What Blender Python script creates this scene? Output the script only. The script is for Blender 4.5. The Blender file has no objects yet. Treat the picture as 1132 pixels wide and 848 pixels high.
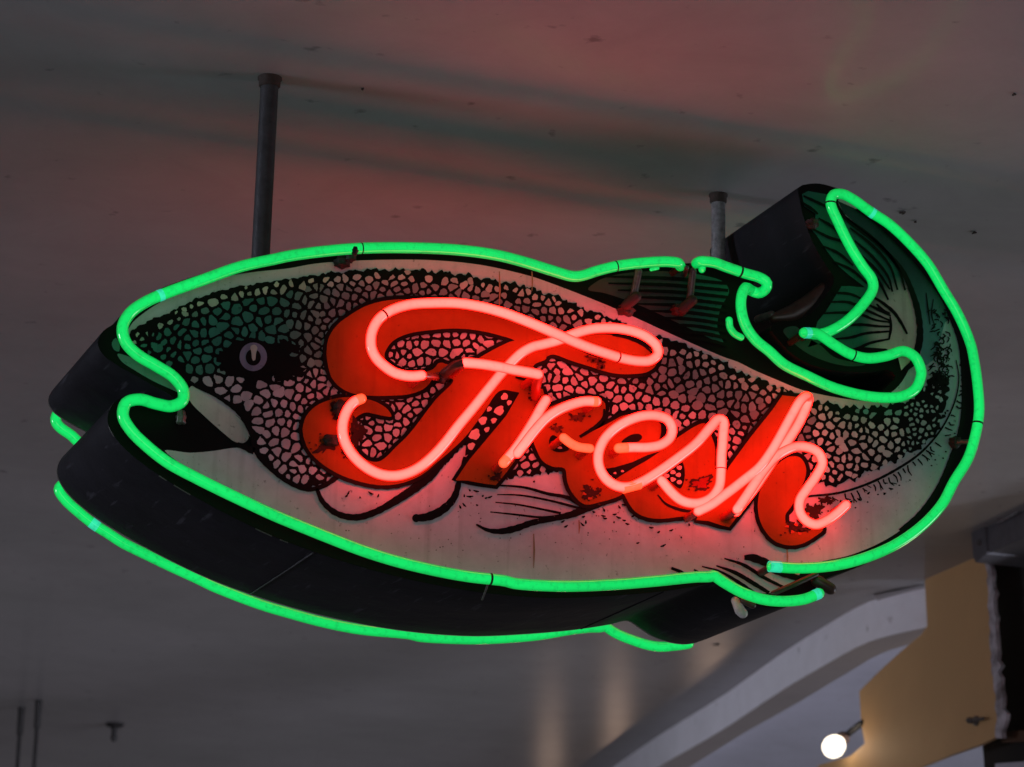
import bpy, bmesh, math, random
import numpy as np
from mathutils import Vector, Matrix
from mathutils.geometry import tessellate_polygon, delaunay_2d_cdt
random.seed(7); rng = np.random.default_rng(7)
S = bpy.context.scene
C = S.collection

# ------------------------------------------------------------------ camera
# world axes: X along the sign, Y into the sign's depth, Z up; the camera stands at eye height looking up
F_PX = 2980.897
UPC = np.array([.02257671, .95748392, .28760188]); DEC = np.array([-.37250966, -.25890319, .89118219]); HOC = np.array([.92775365, -.12725444, .35082683])
R = np.array([HOC, DEC, UPC])                    # world = R @ (right, up, forward)
CAM = Vector((0, 0, 1.6))
cd = bpy.data.cameras.new('camera'); cam = bpy.data.objects.new('camera', cd); C.objects.link(cam)
right, up, fwd = R @ np.array([1, 0, 0]), R @ np.array([0, 1, 0]), R @ np.array([0, 0, 1])
cam.matrix_world = Matrix(((right[0], up[0], -fwd[0], CAM.x), (right[1], up[1], -fwd[1], CAM.y), (right[2], up[2], -fwd[2], CAM.z), (0, 0, 0, 1)))
cd.sensor_width = 36; cd.lens = F_PX / 1132 * 36; cd.clip_start = .05; cd.clip_end = 300
cd.dof.use_dof = True; cd.dof.focus_distance = 3.0; cd.dof.aperture_fstop = 11
S.camera = cam

# ------------------------------------------------------------------ light
S.view_settings.view_transform = 'Standard'; S.view_settings.look = 'None'; S.view_settings.exposure = 0; S.view_settings.gamma = 1
S.render.engine = 'CYCLES'; S.cycles.max_bounces = 8
W = bpy.data.worlds.new('World'); S.world = W; W.use_nodes = True
bg = W.node_tree.nodes['Background']; bg.inputs[0].default_value = (.96, .87, .92, 1); bg.inputs[1].default_value = .056

def lamp(name, kind, loc, aim, energy, col, size=.1, size_y=None):
    l = bpy.data.lights.new(name, kind); l.energy = energy; l.color = col
    o = bpy.data.objects.new(name, l); C.objects.link(o); o.location = loc
    if kind == 'AREA':
        l.shape = 'RECTANGLE'; l.size = size; l.size_y = size_y or size
        o.rotation_euler = (Vector(aim) - Vector(loc)).to_track_quat('-Z', 'Y').to_euler()
    else:
        l.shadow_soft_size = size
    return o
# daylight from the street in front of the stall, and a cooler strip of it from the left
lamp('street_daylight', 'AREA', (-1.0, -5.5, 1.2), (1.1, 2.7, 2.4), 50, (.93, .95, 1.0), 5, 2.4)
lamp('side_daylight', 'AREA', (-5.0, 3.2, .9), (.5, 3, 2.2), 14, (.80, .84, 1.0), 2.5, 2.0)
sd = lamp('snout_fill', 'AREA', (-3.5, 3.1, 1.95), (.56, 2.75, 2.32), 1.7, (.80, .84, 1.0), .8, .8); sd.data.spread = math.radians(26)  # narrow fill added to lift only the left walls of the snout

HC = 1.205                                         # ceiling above the camera
CEIL = CAM.z + HC
YF = 2.67354656                                    # the sign's front face

# ------------------------------------------------------------------ helpers
def ray(px, py): return R @ np.array([(px - 566) / F_PX, -(py - 424) / F_PX, 1])
def on_face(px, py, w=0.0):
    d = ray(px, py); return Vector(d * ((YF + w) / d[1])) + CAM
def on_ceil(px, py, dz=0.0):
    d = ray(px, py); return Vector(d * ((HC + dz) / d[2])) + CAM
def z(x0, y0, s, *pts): return [(x0 + x / s, y0 + y / s) for x, y in pts]

def smooth(pts, closed=False, step=3.0):
    """Catmull-Rom through points of any dimension, sampled about every `step` units"""
    P = [np.array(p, float) for p in pts]; n = len(P); out = []
    rngi = range(n) if closed else range(n - 1)
    for i in rngi:
        p1, p2 = P[i], P[(i + 1) % n]
        p0 = P[i - 1] if (closed or i > 0) else 2 * p1 - p2
        p3 = P[(i + 2) % n] if (closed or i + 2 < n) else 2 * p2 - p1
        L = np.linalg.norm((p2 - p1)[:2]); k = max(1, int(round(L / step)))
        # centripetal parameterisation keeps tight bends free of loops
        t0 = 0; t1 = t0 + max(1e-4, np.linalg.norm(p1 - p0)) ** .5; t2 = t1 + max(1e-4, np.linalg.norm(p2 - p1)) ** .5; t3 = t2 + max(1e-4, np.linalg.norm(p3 - p2)) ** .5
        for j in range(k):
            t = t1 + (t2 - t1) * j / k
            A1 = (t1 - t) / (t1 - t0) * p0 + (t - t0) / (t1 - t0) * p1
            A2 = (t2 - t) / (t2 - t1) * p1 + (t - t1) / (t2 - t1) * p2
            A3 = (t3 - t) / (t3 - t2) * p2 + (t - t2) / (t3 - t2) * p3
            B1 = (t2 - t) / (t2 - t0) * A1 + (t - t0) / (t2 - t0) * A2
            B2 = (t3 - t) / (t3 - t1) * A2 + (t - t1) / (t3 - t1) * A3
            out.append((t2 - t) / (t2 - t1) * B1 + (t - t1) / (t2 - t1) * B2)
    if not closed: out.append(P[-1])
    return out

class MB:
    """collects faces of one mesh object"""
    def __init__(s): s.v = []; s.f = []; s.m = []; s.c = []
    def add(s, vs, fs, m=0, col=(1, 1, 1)):
        b = len(s.v); s.v += [tuple(v) for v in vs]
        for f in fs: s.f.append(tuple(b + i for i in f)); s.m.append(m); s.c.append(col)
    def box(s, c, sz, rot=None, m=0):
        h = Vector(sz) / 2; vs = []
        for x in (-1, 1):
            for y in (-1, 1):
                for q in (-1, 1):
                    p = Vector((x * h.x, y * h.y, q * h.z))
                    if rot: p = rot @ p
                    vs.append(p + Vector(c))
        s.add(vs, [(0, 1, 3, 2), (4, 6, 7, 5), (0, 4, 5, 1), (2, 3, 7, 6), (0, 2, 6, 4), (1, 5, 7, 3)], m)
    def tube(s, pts, r, n=14, m=0, round_ends=True):
        pts = [Vector(p) for p in pts]
        rad = r if isinstance(r, (list, tuple)) else [r] * len(pts)
        rad = list(rad)
        if round_ends:
            d0 = (pts[0] - pts[1]).normalized(); d1 = (pts[-1] - pts[-2]).normalized()
            r0, r1 = rad[0], rad[-1]
            A = [(pts[0] + d0 * r0 * math.sin(a), r0 * math.cos(a)) for a in (1.5, 1.2, .8, .4)]
            B = [(pts[-1] + d1 * r1 * math.sin(a), r1 * math.cos(a)) for a in (.4, .8, 1.2, 1.5)]
            pts = [a[0] for a in A] + pts + [b[0] for b in B]; rad = [a[1] for a in A] + rad + [b[1] for b in B]
        T = [(pts[min(i + 1, len(pts) - 1)] - pts[max(i - 1, 0)]).normalized() for i in range(len(pts))]
        nrm = T[0].orthogonal().normalized(); vs = []; fs = []
        for i, p in enumerate(pts):
            nrm = (nrm - T[i] * nrm.dot(T[i])).normalized(); b = T[i].cross(nrm)
            for k in range(n):
                a = 2 * math.pi * k / n; vs.append(p + (nrm * math.cos(a) + b * math.sin(a)) * rad[i])
        for i in range(len(pts) - 1):
            for k in range(n):
                k2 = (k + 1) % n; fs.append((i * n + k, i * n + k2, (i + 1) * n + k2, (i + 1) * n + k))
        fs.append(tuple(range(n))[::-1]); fs.append(tuple((len(pts) - 1) * n + k for k in range(n)))
        s.add(vs, fs, m)
    def lathe(s, base, axis, prof, n=24, m=0):
        """prof: (distance along axis, radius)"""
        base = Vector(base); ax = Vector(axis).normalized(); u = ax.orthogonal().normalized(); v = ax.cross(u); vs = []; fs = []
        for (h, r) in prof:
            for k in range(n):
                a = 2 * math.pi * k / n; vs.append(base + ax * h + (u * math.cos(a) + v * math.sin(a)) * max(r, 1e-5))
        for i in range(len(prof) - 1):
            for k in range(n):
                k2 = (k + 1) % n; fs.append((i * n + k, i * n + k2, (i + 1) * n + k2, (i + 1) * n + k))
        fs.append(tuple(range(n))[::-1]); fs.append(tuple((len(prof) - 1) * n + k for k in range(n)))
        s.add(vs, fs, m)
    def build(s, name, mats, parent=None, flat=False, paint=False):
        me = bpy.data.meshes.new(name)
        off = ORG if parent is not None and parent.get('sign') else Vector((0, 0, 0))
        base = parent_loc(parent)
        me.from_pydata([tuple(Vector(v) - base) for v in s.v], [], s.f)
        for mt in (mats if isinstance(mats, (list, tuple)) else [mats]): me.materials.append(mt)
        me.polygons.foreach_set('material_index', s.m)
        if not flat: me.polygons.foreach_set('use_smooth', [True] * len(s.f))
        if paint:
            at = me.color_attributes.new('paint', 'FLOAT_COLOR', 'CORNER'); data = []
            for p in me.polygons:
                c = s.c[p.index]
                for j, vi in enumerate(p.vertices):
                    cc = c[j] if isinstance(c[0], (tuple, list, np.ndarray)) else c
                    data += [float(cc[0]), float(cc[1]), float(cc[2]), 1.0]
            at.data.foreach_set('color', data)
        me.update()
        if not flat and not paint: me.set_sharp_from_angle(angle=math.radians(50))
        o = bpy.data.objects.new(name, me); C.objects.link(o)
        if parent is not None: o.parent = parent
        return o
ORG = Vector((0, 0, 0))
def parent_loc(p):
    l = Vector((0, 0, 0))
    while p is not None: l = l + p.location; p = p.parent
    return l
def tag(o, label=None, cat=None, group=None, kind=None):
    if label: o['label'] = label
    if cat: o['category'] = cat
    if group: o['group'] = group
    if kind: o['kind'] = kind
    return o
def empty(name, loc):
    o = bpy.data.objects.new(name, None); C.objects.link(o); o.location = loc; o.empty_display_size = .1; return o

# ------------------------------------------------------------------ materials
def mat(name, col=(.5, .5, .5), rough=.5, metal=0, spec=.5, var=0, scale=20, bump=0, bscale=80, col2=None, dust=0):
    m = bpy.data.materials.new(name); m.use_nodes = True; nt = m.node_tree; N = nt.nodes; L = nt.links
    b = N['Principled BSDF']; b.inputs['Roughness'].default_value = rough; b.inputs['Metallic'].default_value = metal; b.inputs['Specular IOR Level'].default_value = spec
    b.inputs['Base Color'].default_value = (*col, 1)
    tc = N.new('ShaderNodeTexCoord')
    if var or col2:
        n = N.new('ShaderNodeTexNoise'); n.inputs['Scale'].default_value = scale; n.inputs['Detail'].default_value = 8; n.inputs['Roughness'].default_value = .65
        L.new(tc.outputs['Object'], n.inputs['Vector'])
        r = N.new('ShaderNodeValToRGB'); r.color_ramp.elements[0].position = .35; r.color_ramp.elements[1].position = .68
        c2 = col2 or tuple(c * (1 - var) for c in col)
        r.color_ramp.elements[0].color = (*c2, 1); r.color_ramp.elements[1].color = (*col, 1)
        L.new(n.outputs['Fac'], r.inputs['Fac']); L.new(r.outputs['Color'], b.inputs['Base Color'])
    if bump:
        n2 = N.new('ShaderNodeTexNoise'); n2.inputs['Scale'].default_value = bscale; n2.inputs['Detail'].default_value = 6
        bp = N.new('ShaderNodeBump'); bp.inputs['Strength'].default_value = bump; bp.inputs['Distance'].default_value = .002
        L.new(tc.outputs['Object'], n2.inputs['Vector']); L.new(n2.outputs['Fac'], bp.inputs['Height']); L.new(bp.outputs['Normal'], b.inputs['Normal'])
    return m

def neon(name, core, rim, strength, spots=.0):
    """glowing gas seen through tinted glass: the column is brightest along its middle"""
    m = bpy.data.materials.new(name); m.use_nodes = True; nt = m.node_tree; N = nt.nodes; L = nt.links
    b = N['Principled BSDF']; b.inputs['Base Color'].default_value = (.02, .02, .02, 1); b.inputs['Roughness'].default_value = .12
    lw = N.new('ShaderNodeLayerWeight'); lw.inputs['Blend'].default_value = .35
    r = N.new('ShaderNodeValToRGB'); r.color_ramp.elements[0].position = .06; r.color_ramp.elements[1].position = .52
    r.color_ramp.elements[0].color = (*core, 1); r.color_ramp.elements[1].color = (*rim, 1)
    L.new(lw.outputs['Facing'], r.inputs['Fac'])
    tc = N.new('ShaderNodeTexCoord'); n = N.new('ShaderNodeTexNoise'); n.inputs['Scale'].default_value = 170; n.inputs['Detail'].default_value = 6
    L.new(tc.outputs['Object'], n.inputs['Vector'])
    r2 = N.new('ShaderNodeValToRGB'); r2.color_ramp.elements[0].position = .30; r2.color_ramp.elements[1].position = .48
    r2.color_ramp.elements[0].color = (1 - spots, 1 - spots, 1 - spots, 1); r2.color_ramp.elements[1].color = (1, 1, 1, 1)
    L.new(n.outputs['Fac'], r2.inputs['Fac'])
    n3 = N.new('ShaderNodeTexNoise'); n3.inputs['Scale'].default_value = 9; L.new(tc.outputs['Object'], n3.inputs['Vector'])
    r3 = N.new('ShaderNodeMapRange'); r3.inputs['From Min'].default_value = .3; r3.inputs['From Max'].default_value = .7; r3.inputs['To Min'].default_value = .88; r3.inputs['To Max'].default_value = 1.06
    L.new(n3.outputs['Fac'], r3.inputs['Value'])
    mx = N.new('ShaderNodeMixRGB'); mx.blend_type = 'MULTIPLY'; mx.inputs[0].default_value = 1
    L.new(r.outputs['Color'], mx.inputs[1]); L.new(r2.outputs['Color'], mx.inputs[2])
    mul = N.new('ShaderNodeMath'); mul.operation = 'MULTIPLY'; mul.inputs[1].default_value = strength; L.new(r3.outputs['Result'], mul.inputs[0])
    L.new(mx.outputs['Color'], b.inputs['Emission Color']); L.new(mul.outputs[0], b.inputs['Emission Strength'])
    return m

M = {}
M['green'] = neon('green_neon_glass', (.004, .82, .145), (.0, .40, .06), 1.0, .22)
M['cyan'] = neon('pale_neon_glass', (.03, .85, .42), (.02, .5, .3), 1.0, .25)
M['red'] = neon('red_neon_glass', (10.0, .38, .31), (6.8, .05, .028), 1.0, .10)
M['amber'] = neon('amber_neon_glass', (2.4, .21, .095), (1.6, .09, .02), 1.0, .15)
M['red_dim'] = mat('red_tinted_glass', (.35, .03, .015), .25, spec=.6)
M['brown_glass'] = mat('painted_out_glass', (.070, .036, .028), .35, var=.5, scale=90)
M['soot'] = mat('blackened_rubber', (.012, .010, .010), .7, var=.5, scale=200, bump=.6, bscale=300)
M['clip'] = mat('grey_glass_post', (.11, .10, .10), .35, var=.6, scale=220)
M['boot'] = mat('dull_red_rubber_boot', (.060, .014, .016), .6, var=.5, scale=160)
M['ceramic'] = mat('chipped_white_ceramic', (.62, .58, .58), .5, var=.35, scale=120)
M['pipe'] = mat('dark_grey_pipe', (.055, .055, .062), .5, metal=.2, var=.45, scale=60, bump=.4, bscale=200)
M['pipe_pale'] = mat('weathered_grey_pipe', (.30, .30, .32), .55, metal=.1, var=.6, scale=110, bump=.5, bscale=220)
M['rust'] = mat('rusty_flange', (.045, .028, .022), .8, var=.5, scale=120, bump=.8, bscale=160)

def cabinet_mat():
    m = bpy.data.materials.new('dark_cabinet_metal'); m.use_nodes = True; nt = m.node_tree; N = nt.nodes; L = nt.links; b = N['Principled BSDF']
    tc = N.new('ShaderNodeTexCoord')
    n = N.new('ShaderNodeTexNoise'); n.inputs['Scale'].default_value = 14; n.inputs['Detail'].default_value = 9; n.inputs['Roughness'].default_value = .7
    L.new(tc.outputs['Object'], n.inputs['Vector'])
    r = N.new('ShaderNodeValToRGB'); r.color_ramp.elements[0].position = .35; r.color_ramp.elements[1].position = .75
    r.color_ramp.elements[0].color = (.004, .004, .007, 1); r.color_ramp.elements[1].color = (.012, .0115, .017, 1)
    L.new(n.outputs['Fac'], r.inputs['Fac'])
    # long thin scratches running into the depth of the box
    mp = N.new('ShaderNodeMapping'); mp.inputs['Scale'].default_value = (60, 7, 60); mp.inputs['Rotation'].default_value = (0, 0, .12)
    L.new(tc.outputs['Object'], mp.inputs['Vector'])
    s = N.new('ShaderNodeTexNoise'); s.inputs['Scale'].default_value = 2.2; s.inputs['Detail'].default_value = 4; L.new(mp.outputs['Vector'], s.inputs['Vector'])
    rs = N.new('ShaderNodeValToRGB'); rs.color_ramp.elements[0].position = .63; rs.color_ramp.elements[1].position = .72
    rs.color_ramp.elements[0].color = (0, 0, 0, 1); rs.color_ramp.elements[1].color = (.5, .5, .5, 1); L.new(s.outputs['Fac'], rs.inputs['Fac'])
    mx = N.new('ShaderNodeMixRGB'); mx.inputs[2].default_value = (.06, .06, .075, 1)
    L.new(rs.outputs['Color'], mx.inputs[0]); L.new(r.outputs['Color'], mx.inputs[1]); L.new(mx.outputs['Color'], b.inputs['Base Color'])
    rr = N.new('ShaderNodeMapRange'); rr.inputs['To Min'].default_value = .5; rr.inputs['To Max'].default_value = .8; L.new(n.outputs['Fac'], rr.inputs['Value']); L.new(rr.outputs['Result'], b.inputs['Roughness'])
    b.inputs['Specular IOR Level'].default_value = .22
    n2 = N.new('ShaderNodeTexNoise'); n2.inputs['Scale'].default_value = 22; n2.inputs['Detail'].default_value = 7; L.new(tc.outputs['Object'], n2.inputs['Vector'])
    bp = N.new('ShaderNodeBump'); bp.inputs['Strength'].default_value = .5; bp.inputs['Distance'].default_value = .004
    L.new(n2.outputs['Fac'], bp.inputs['Height']); L.new(bp.outputs['Normal'], b.inputs['Normal'])
    return m
M['cabinet'] = cabinet_mat()

def paint_mat():
    m = bpy.data.materials.new('sign_enamel'); m.use_nodes = True; nt = m.node_tree; N = nt.nodes; L = nt.links; b = N['Principled BSDF']
    a = N.new('ShaderNodeAttribute'); a.attribute_name = 'paint'; tc = N.new('ShaderNodeTexCoord')
    n = N.new('ShaderNodeTexNoise'); n.inputs['Scale'].default_value = 30; n.inputs['Detail'].default_value = 10; n.inputs['Roughness'].default_value = .7
    L.new(tc.outputs['Object'], n.inputs['Vector'])
    r = N.new('ShaderNodeMapRange'); r.inputs['From Min'].default_value = .3; r.inputs['From Max'].default_value = .7; r.inputs['To Min'].default_value = .82; r.inputs['To Max'].default_value = 1.06
    L.new(n.outputs['Fac'], r.inputs['Value'])
    # specks of dirt
    sp = N.new('ShaderNodeTexNoise'); sp.inputs['Scale'].default_value = 210; sp.inputs['Detail'].default_value = 3; L.new(tc.outputs['Object'], sp.inputs['Vector'])
    rs = N.new('ShaderNodeMapRange'); rs.inputs['From Min'].default_value = .24; rs.inputs['From Max'].default_value = .34; rs.inputs['To Min'].default_value = .45; rs.inputs['To Max'].default_value = 1
    L.new(sp.outputs['Fac'], rs.inputs['Value'])
    # faint vertical run marks
    mp = N.new('ShaderNodeMapping'); mp.inputs['Scale'].default_value = (55, 1, 2.2); L.new(tc.outputs['Object'], mp.inputs['Vector'])
    st = N.new('ShaderNodeTexNoise'); st.inputs['Scale'].default_value = 1.5; st.inputs['Detail'].default_value = 3; L.new(mp.outputs['Vector'], st.inputs['Vector'])
    rt = N.new('ShaderNodeMapRange'); rt.inputs['From Min'].default_value = .25; rt.inputs['From Max'].default_value = .42; rt.inputs['To Min'].default_value = .82; rt.inputs['To Max'].default_value = 1
    L.new(st.outputs['Fac'], rt.inputs['Value'])
    m1 = N.new('ShaderNodeMath'); m1.operation = 'MULTIPLY'; L.new(r.outputs['Result'], m1.inputs[0]); L.new(rs.outputs['Result'], m1.inputs[1])
    m2 = N.new('ShaderNodeMath'); m2.operation = 'MULTIPLY'; L.new(m1.outputs[0], m2.inputs[0]); L.new(rt.outputs['Result'], m2.inputs[1])
    mx = N.new('ShaderNodeMixRGB'); mx.blend_type = 'MULTIPLY'; mx.inputs[0].default_value = 1
    L.new(a.outputs['Color'], mx.inputs[1]); L.new(m2.outputs[0], mx.inputs[2]); L.new(mx.outputs['Color'], b.inputs['Base Color'])
    b.inputs['Roughness'].default_value = .5; b.inputs['Specular IOR Level'].default_value = .12
    return m
M['enamel'] = paint_mat()

def ceiling_mat(name, col, rough, stain=.25, coat=0):
    m = bpy.data.materials.new(name); m.use_nodes = True; nt = m.node_tree; N = nt.nodes; L = nt.links; b = N['Principled BSDF']; tc = N.new('ShaderNodeTexCoord')
    n = N.new('ShaderNodeTexNoise'); n.inputs['Scale'].default_value = 1.1; n.inputs['Detail'].default_value = 8; n.inputs['Roughness'].default_value = .6; L.new(tc.outputs['Object'], n.inputs['Vector'])
    r = N.new('ShaderNodeValToRGB'); r.color_ramp.elements[0].position = .3; r.color_ramp.elements[1].position = .7
    r.color_ramp.elements[0].color = (col[0] * (1 - stain), col[1] * (1 - stain * .9), col[2] * (1 - stain), 1); r.color_ramp.elements[1].color = (*col, 1); L.new(n.outputs['Fac'], r.inputs['Fac'])
    sp = N.new('ShaderNodeTexNoise'); sp.inputs['Scale'].default_value = 26; sp.inputs['Detail'].default_value = 4; L.new(tc.outputs['Object'], sp.inputs['Vector'])
    rs = N.new('ShaderNodeMapRange'); rs.inputs['From Min'].default_value = .25; rs.inputs['From Max'].default_value = .33; rs.inputs['To Min'].default_value = .55; rs.inputs['To Max'].default_value = 1; L.new(sp.outputs['Fac'], rs.inputs['Value'])
    mx = N.new('ShaderNodeMixRGB'); mx.blend_type = 'MULTIPLY'; mx.inputs[0].default_value = 1; L.new(r.outputs['Color'], mx.inputs[1]); L.new(rs.outputs['Result'], mx.inputs[2]); nf = N.new('ShaderNodeTexNoise'); nf.inputs['Scale'].default_value = 7; nf.inputs['Detail'].default_value = 12; nf.inputs['Roughness'].default_value = .75; nf.inputs['Distortion'].default_value = .6; L.new(tc.outputs['Object'], nf.inputs['Vector'])
    rf = N.new('ShaderNodeMapRange'); rf.inputs['From Min'].default_value = .3; rf.inputs['From Max'].default_value = .7; rf.inputs['To Min'].default_value = .90; rf.inputs['To Max'].default_value = 1.05; L.new(nf.outputs['Fac'], rf.inputs['Value'])
    mf = N.new('ShaderNodeMixRGB'); mf.blend_type = 'MULTIPLY'; mf.inputs[0].default_value = 1; L.new(mx.outputs['Color'], mf.inputs[1]); L.new(rf.outputs['Result'], mf.inputs[2]); L.new(mf.outputs['Color'], b.inputs['Base Color'])
    b.inputs['Roughness'].default_value = rough; b.inputs['Specular IOR Level'].default_value = .18; b.inputs['Coat Weight'].default_value = coat; b.inputs['Coat Roughness'].default_value = .15
    n2 = N.new('ShaderNodeTexNoise'); n2.inputs['Scale'].default_value = 3.5; n2.inputs['Detail'].default_value = 5; L.new(tc.outputs['Object'], n2.inputs['Vector'])
    bp = N.new('ShaderNodeBump'); bp.inputs['Strength'].default_value = .35; bp.inputs['Distance'].default_value = .01; L.new(n2.outputs['Fac'], bp.inputs['Height']); L.new(bp.outputs['Normal'], b.inputs['Normal'])
    return m
M['ceiling'] = ceiling_mat('glossy_painted_ceiling', (.405, .39, .41), .5, .26, .26)
M['ceiling_far'] = ceiling_mat('pale_far_ceiling', (.48, .48, .57), .6, .15)
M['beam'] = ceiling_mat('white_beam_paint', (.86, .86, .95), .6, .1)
M['beam_under'] = mat('beam_underside', (.30, .27, .27), .6, var=.15, scale=3)  # underside set darker than the beam's upright faces
M['edge_shade'] = mat('grey_edge_shade', (.38, .37, .40), .5, var=.15, scale=3)  # shading before the beam, put into the colour of a strip
M['ochre'] = mat('ochre_painted_board', (.58, .36, .17), .6, var=.15, scale=2.5)
M['trim'] = mat('peeling_white_trim', (.62, .60, .68), .7, col2=(.16, .14, .15), scale=28, bump=.8, bscale=40)
M['steel'] = mat('dark_grey_steel', (.15, .155, .18), .45, metal=.3, var=.35, scale=20)
M['black'] = mat('black_void_panel', (.010, .009, .009), .8, var=.3, scale=6)
M['rod'] = mat('black_iron', (.015, .014, .016), .6)
M['wood'] = mat('brown_wood', (.10, .05, .028), .6, var=.4, scale=12)

# ------------------------------------------------------------------ ceiling (the setting)
def quad(name, pts, m, kind='structure', thick=0):
    b = MB(); n = len(pts); b.add(pts, [tuple(range(n))])
    if thick:
        b = MB(); top = [Vector(p) + Vector((0, 0, thick)) for p in pts]
        b.add(list(pts) + top, [tuple(range(n)), tuple(range(2 * n - 1, n - 1, -1))] + [(i, (i + 1) % n, (i + 1) % n + n, i + n) for i in range(n)])
    o = b.build(name, m, flat=True); o['kind'] = kind; return o
quad('ceiling', [(-14, -3, CEIL), (14, -3, CEIL), (22, 30, CEIL), (-14, 30, CEIL)], M['ceiling'], thick=.1)

# the shallow beam crossing behind, from far left to near right, with the ceiling bay beyond it
A_up = [(640, 868), (688, 844), (778, 791), (830, 757), (863, 734), (905, 705), (957, 675), (990, 662), (1024, 652)]
A_lo = [(690, 872), (731, 846), (800, 806), (860, 766), (900, 742), (957, 711), (990, 701), (1027, 693)]
A_in = [(726, 872), (766, 846), (820, 812), (880, 778), (930, 748), (975, 722), (1000, 714), (1032, 704)]
HB = .085
def beam():
    b = MB(); n = 24
    def resample(P):
        Q = smooth(P, step=2.0); Q = [np.array(q) for q in Q]; L = [0]
        for i in range(1, len(Q)): L.append(L[-1] + np.linalg.norm(Q[i] - Q[i - 1]))
        return [np.array([np.interp(t * L[-1], L, [q[0] for q in Q]), np.interp(t * L[-1], L, [q[1] for q in Q])]) for t in np.linspace(0, 1, n)]
    lo = [on_ceil(*p, -HB) for p in resample(A_lo)]; inn = [on_ceil(*p, -HB) for p in resample(A_in)]
    # carry it on past the left of the frame
    e = (lo[0] - lo[1]).normalized() * 4; lo = [lo[0] + e] + lo; inn = [inn[0] + e] + inn; n += 1
    upv = Vector((0, 0, HB + .004))
    vs = lo + [p + upv for p in lo] + inn + [p + upv for p in inn]; fs = []; ms = []
    for i in range(n - 1):
        b.add([lo[i], lo[i + 1], lo[i + 1] + upv, lo[i] + upv], [(0, 1, 2, 3)], 0)
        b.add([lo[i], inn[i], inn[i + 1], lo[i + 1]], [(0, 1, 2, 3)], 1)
        b.add([inn[i], inn[i] + upv, inn[i + 1] + upv, inn[i + 1]], [(0, 1, 2, 3)], 0)
    for i in (0, n - 1): b.add([lo[i], inn[i], inn[i] + upv, lo[i] + upv], [(0, 1, 2, 3)], 0)
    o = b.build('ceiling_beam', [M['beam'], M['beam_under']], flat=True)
    tag(o, kind='structure')
    # grey strip on the ceiling, standing in for the shading in front of the beam
    g = MB()
    up_ = [p + Vector((0, 0, HB - .004)) for p in lo]
    for i in range(n - 1):
        q = []
        for k in (i, i + 1):
            d = (lo[min(k + 1, n - 1)] - lo[max(k - 1, 0)]).normalized(); nn = Vector((d.y, -d.x, 0)).normalized()
            if nn.y > 0: nn = -nn
            q.append((up_[k], up_[k] + nn * (.08 - .06 * (k / (n - 1)) ** 1.5)))
        g.add([q[0][0], q[0][1], q[1][1], q[1][0]], [(0, 1, 2, 3)], 0)
    tag(g.build('ceiling_shade_strip', M['edge_shade'], flat=True), kind='structure')
    # bay beyond
    f = MB()
    zz = Vector((0, 0, HB - .006))
    inn2 = [p + zz for p in inn]
    far = [Vector((p.x + 6, p.y + 16, p.z)) for p in inn2]
    for i in range(n - 1): f.add([inn2[i], inn2[i + 1], far[i + 1], far[i]], [(0, 1, 2, 3)])
    e1 = inn2[-1]; f.add([e1, e1 + Vector((9, 1.5, 0)), far[-1] + Vector((9, 0, 0)), far[-1]], [(0, 1, 2, 3)])
    tag(f.build('far_ceiling', M['ceiling_far'], flat=True), kind='structure')
beam()

# ------------------------------------------------------------------ the board wall at the right, its trim, bracket and dark gap
A = on_ceil(1022, 641); B = on_ceil(1092, 610)
wall_n = Vector(((B - A).y, -(B - A).x, 0)).normalized()
def on_wall(px, py, off=0.0):
    d = Vector(ray(px, py)); P0 = A + wall_n * off
    t = (P0 - CAM).dot(wall_n) / d.dot(wall_n); return CAM + d * t
def prism(b, pts, dep, nrm, m=0):
    pts = [Vector(p) for p in pts]; n = len(pts); back = [p + nrm * dep for p in pts]
    tri = tessellate_polygon([pts]); b.add(pts + back, [tuple(t) for t in tri] + [tuple(i + n for i in t)[::-1] for t in tri] + [(i, (i + 1) % n, (i + 1) % n + n, i + n) for i in range(n)], m)
away = wall_n if wall_n.dot(Vector(ray(1060, 700))) > 0 else -wall_n
sgn = 1 if away == wall_n else -1
b = MB()
prism(b, [on_wall(*p) for p in [(1022, 636), (1050, 622), (1092, 604), (1100, 700), (1106, 812), (1085, 823), (1050, 835), (1010, 851), (985, 864), (890, 864), (905, 846), (940, 836), (956, 822), (952, 800), (950, 764), (970, 744), (996, 720), (1018, 702), (1025, 692)]], .008, away)
tag(b.build('wall_board', M['ochre'], flat=True), 'ochre painted wall board with a stepped left edge under the ceiling corner', 'board')
b = MB()
edge = []
for i in range(31):
    t = i / 30; y = 616 + t * 200; x = 1091 + 14 * t + 1.2 * math.sin(t * 9)
    edge.append((x - 1.5 - 2.5 * rng.random() - (3 if i > 24 else 0) * rng.random(), y))
edge2 = [(x + 4.5 + 3 * (i / 30) + 2.5 * rng.random() + (4 * rng.random() if i in (17, 18, 25, 26, 27, 28) else 0), y) for i, (x, y) in enumerate(edge)]
prism(b, [on_wall(*p, -sgn * .004) for p in edge + edge2[::-1]], .008, away)
tag(b.build('trim_strip', M['trim'], flat=True), 'ragged peeling white trim strip along the right edge of the ochre board', 'trim')
b = MB(); prism(b, [on_wall(*p, sgn * .06) for p in [(1092, 560), (1240, 520), (1240, 900), (1092, 900), (1086, 820)]], .05, away)  # black colour stands in for the darkness of the opening
tag(b.build('dark_opening_panel', M['black'], flat=True), 'black panel standing in for the dark opening beyond the peeling trim at the right edge', 'wall')
b = MB(); prism(b, [on_wall(*p, sgn * .03) for p in [(1106, 809), (1200, 803), (1200, 816), (1107, 821)]], .02, away)
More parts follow.
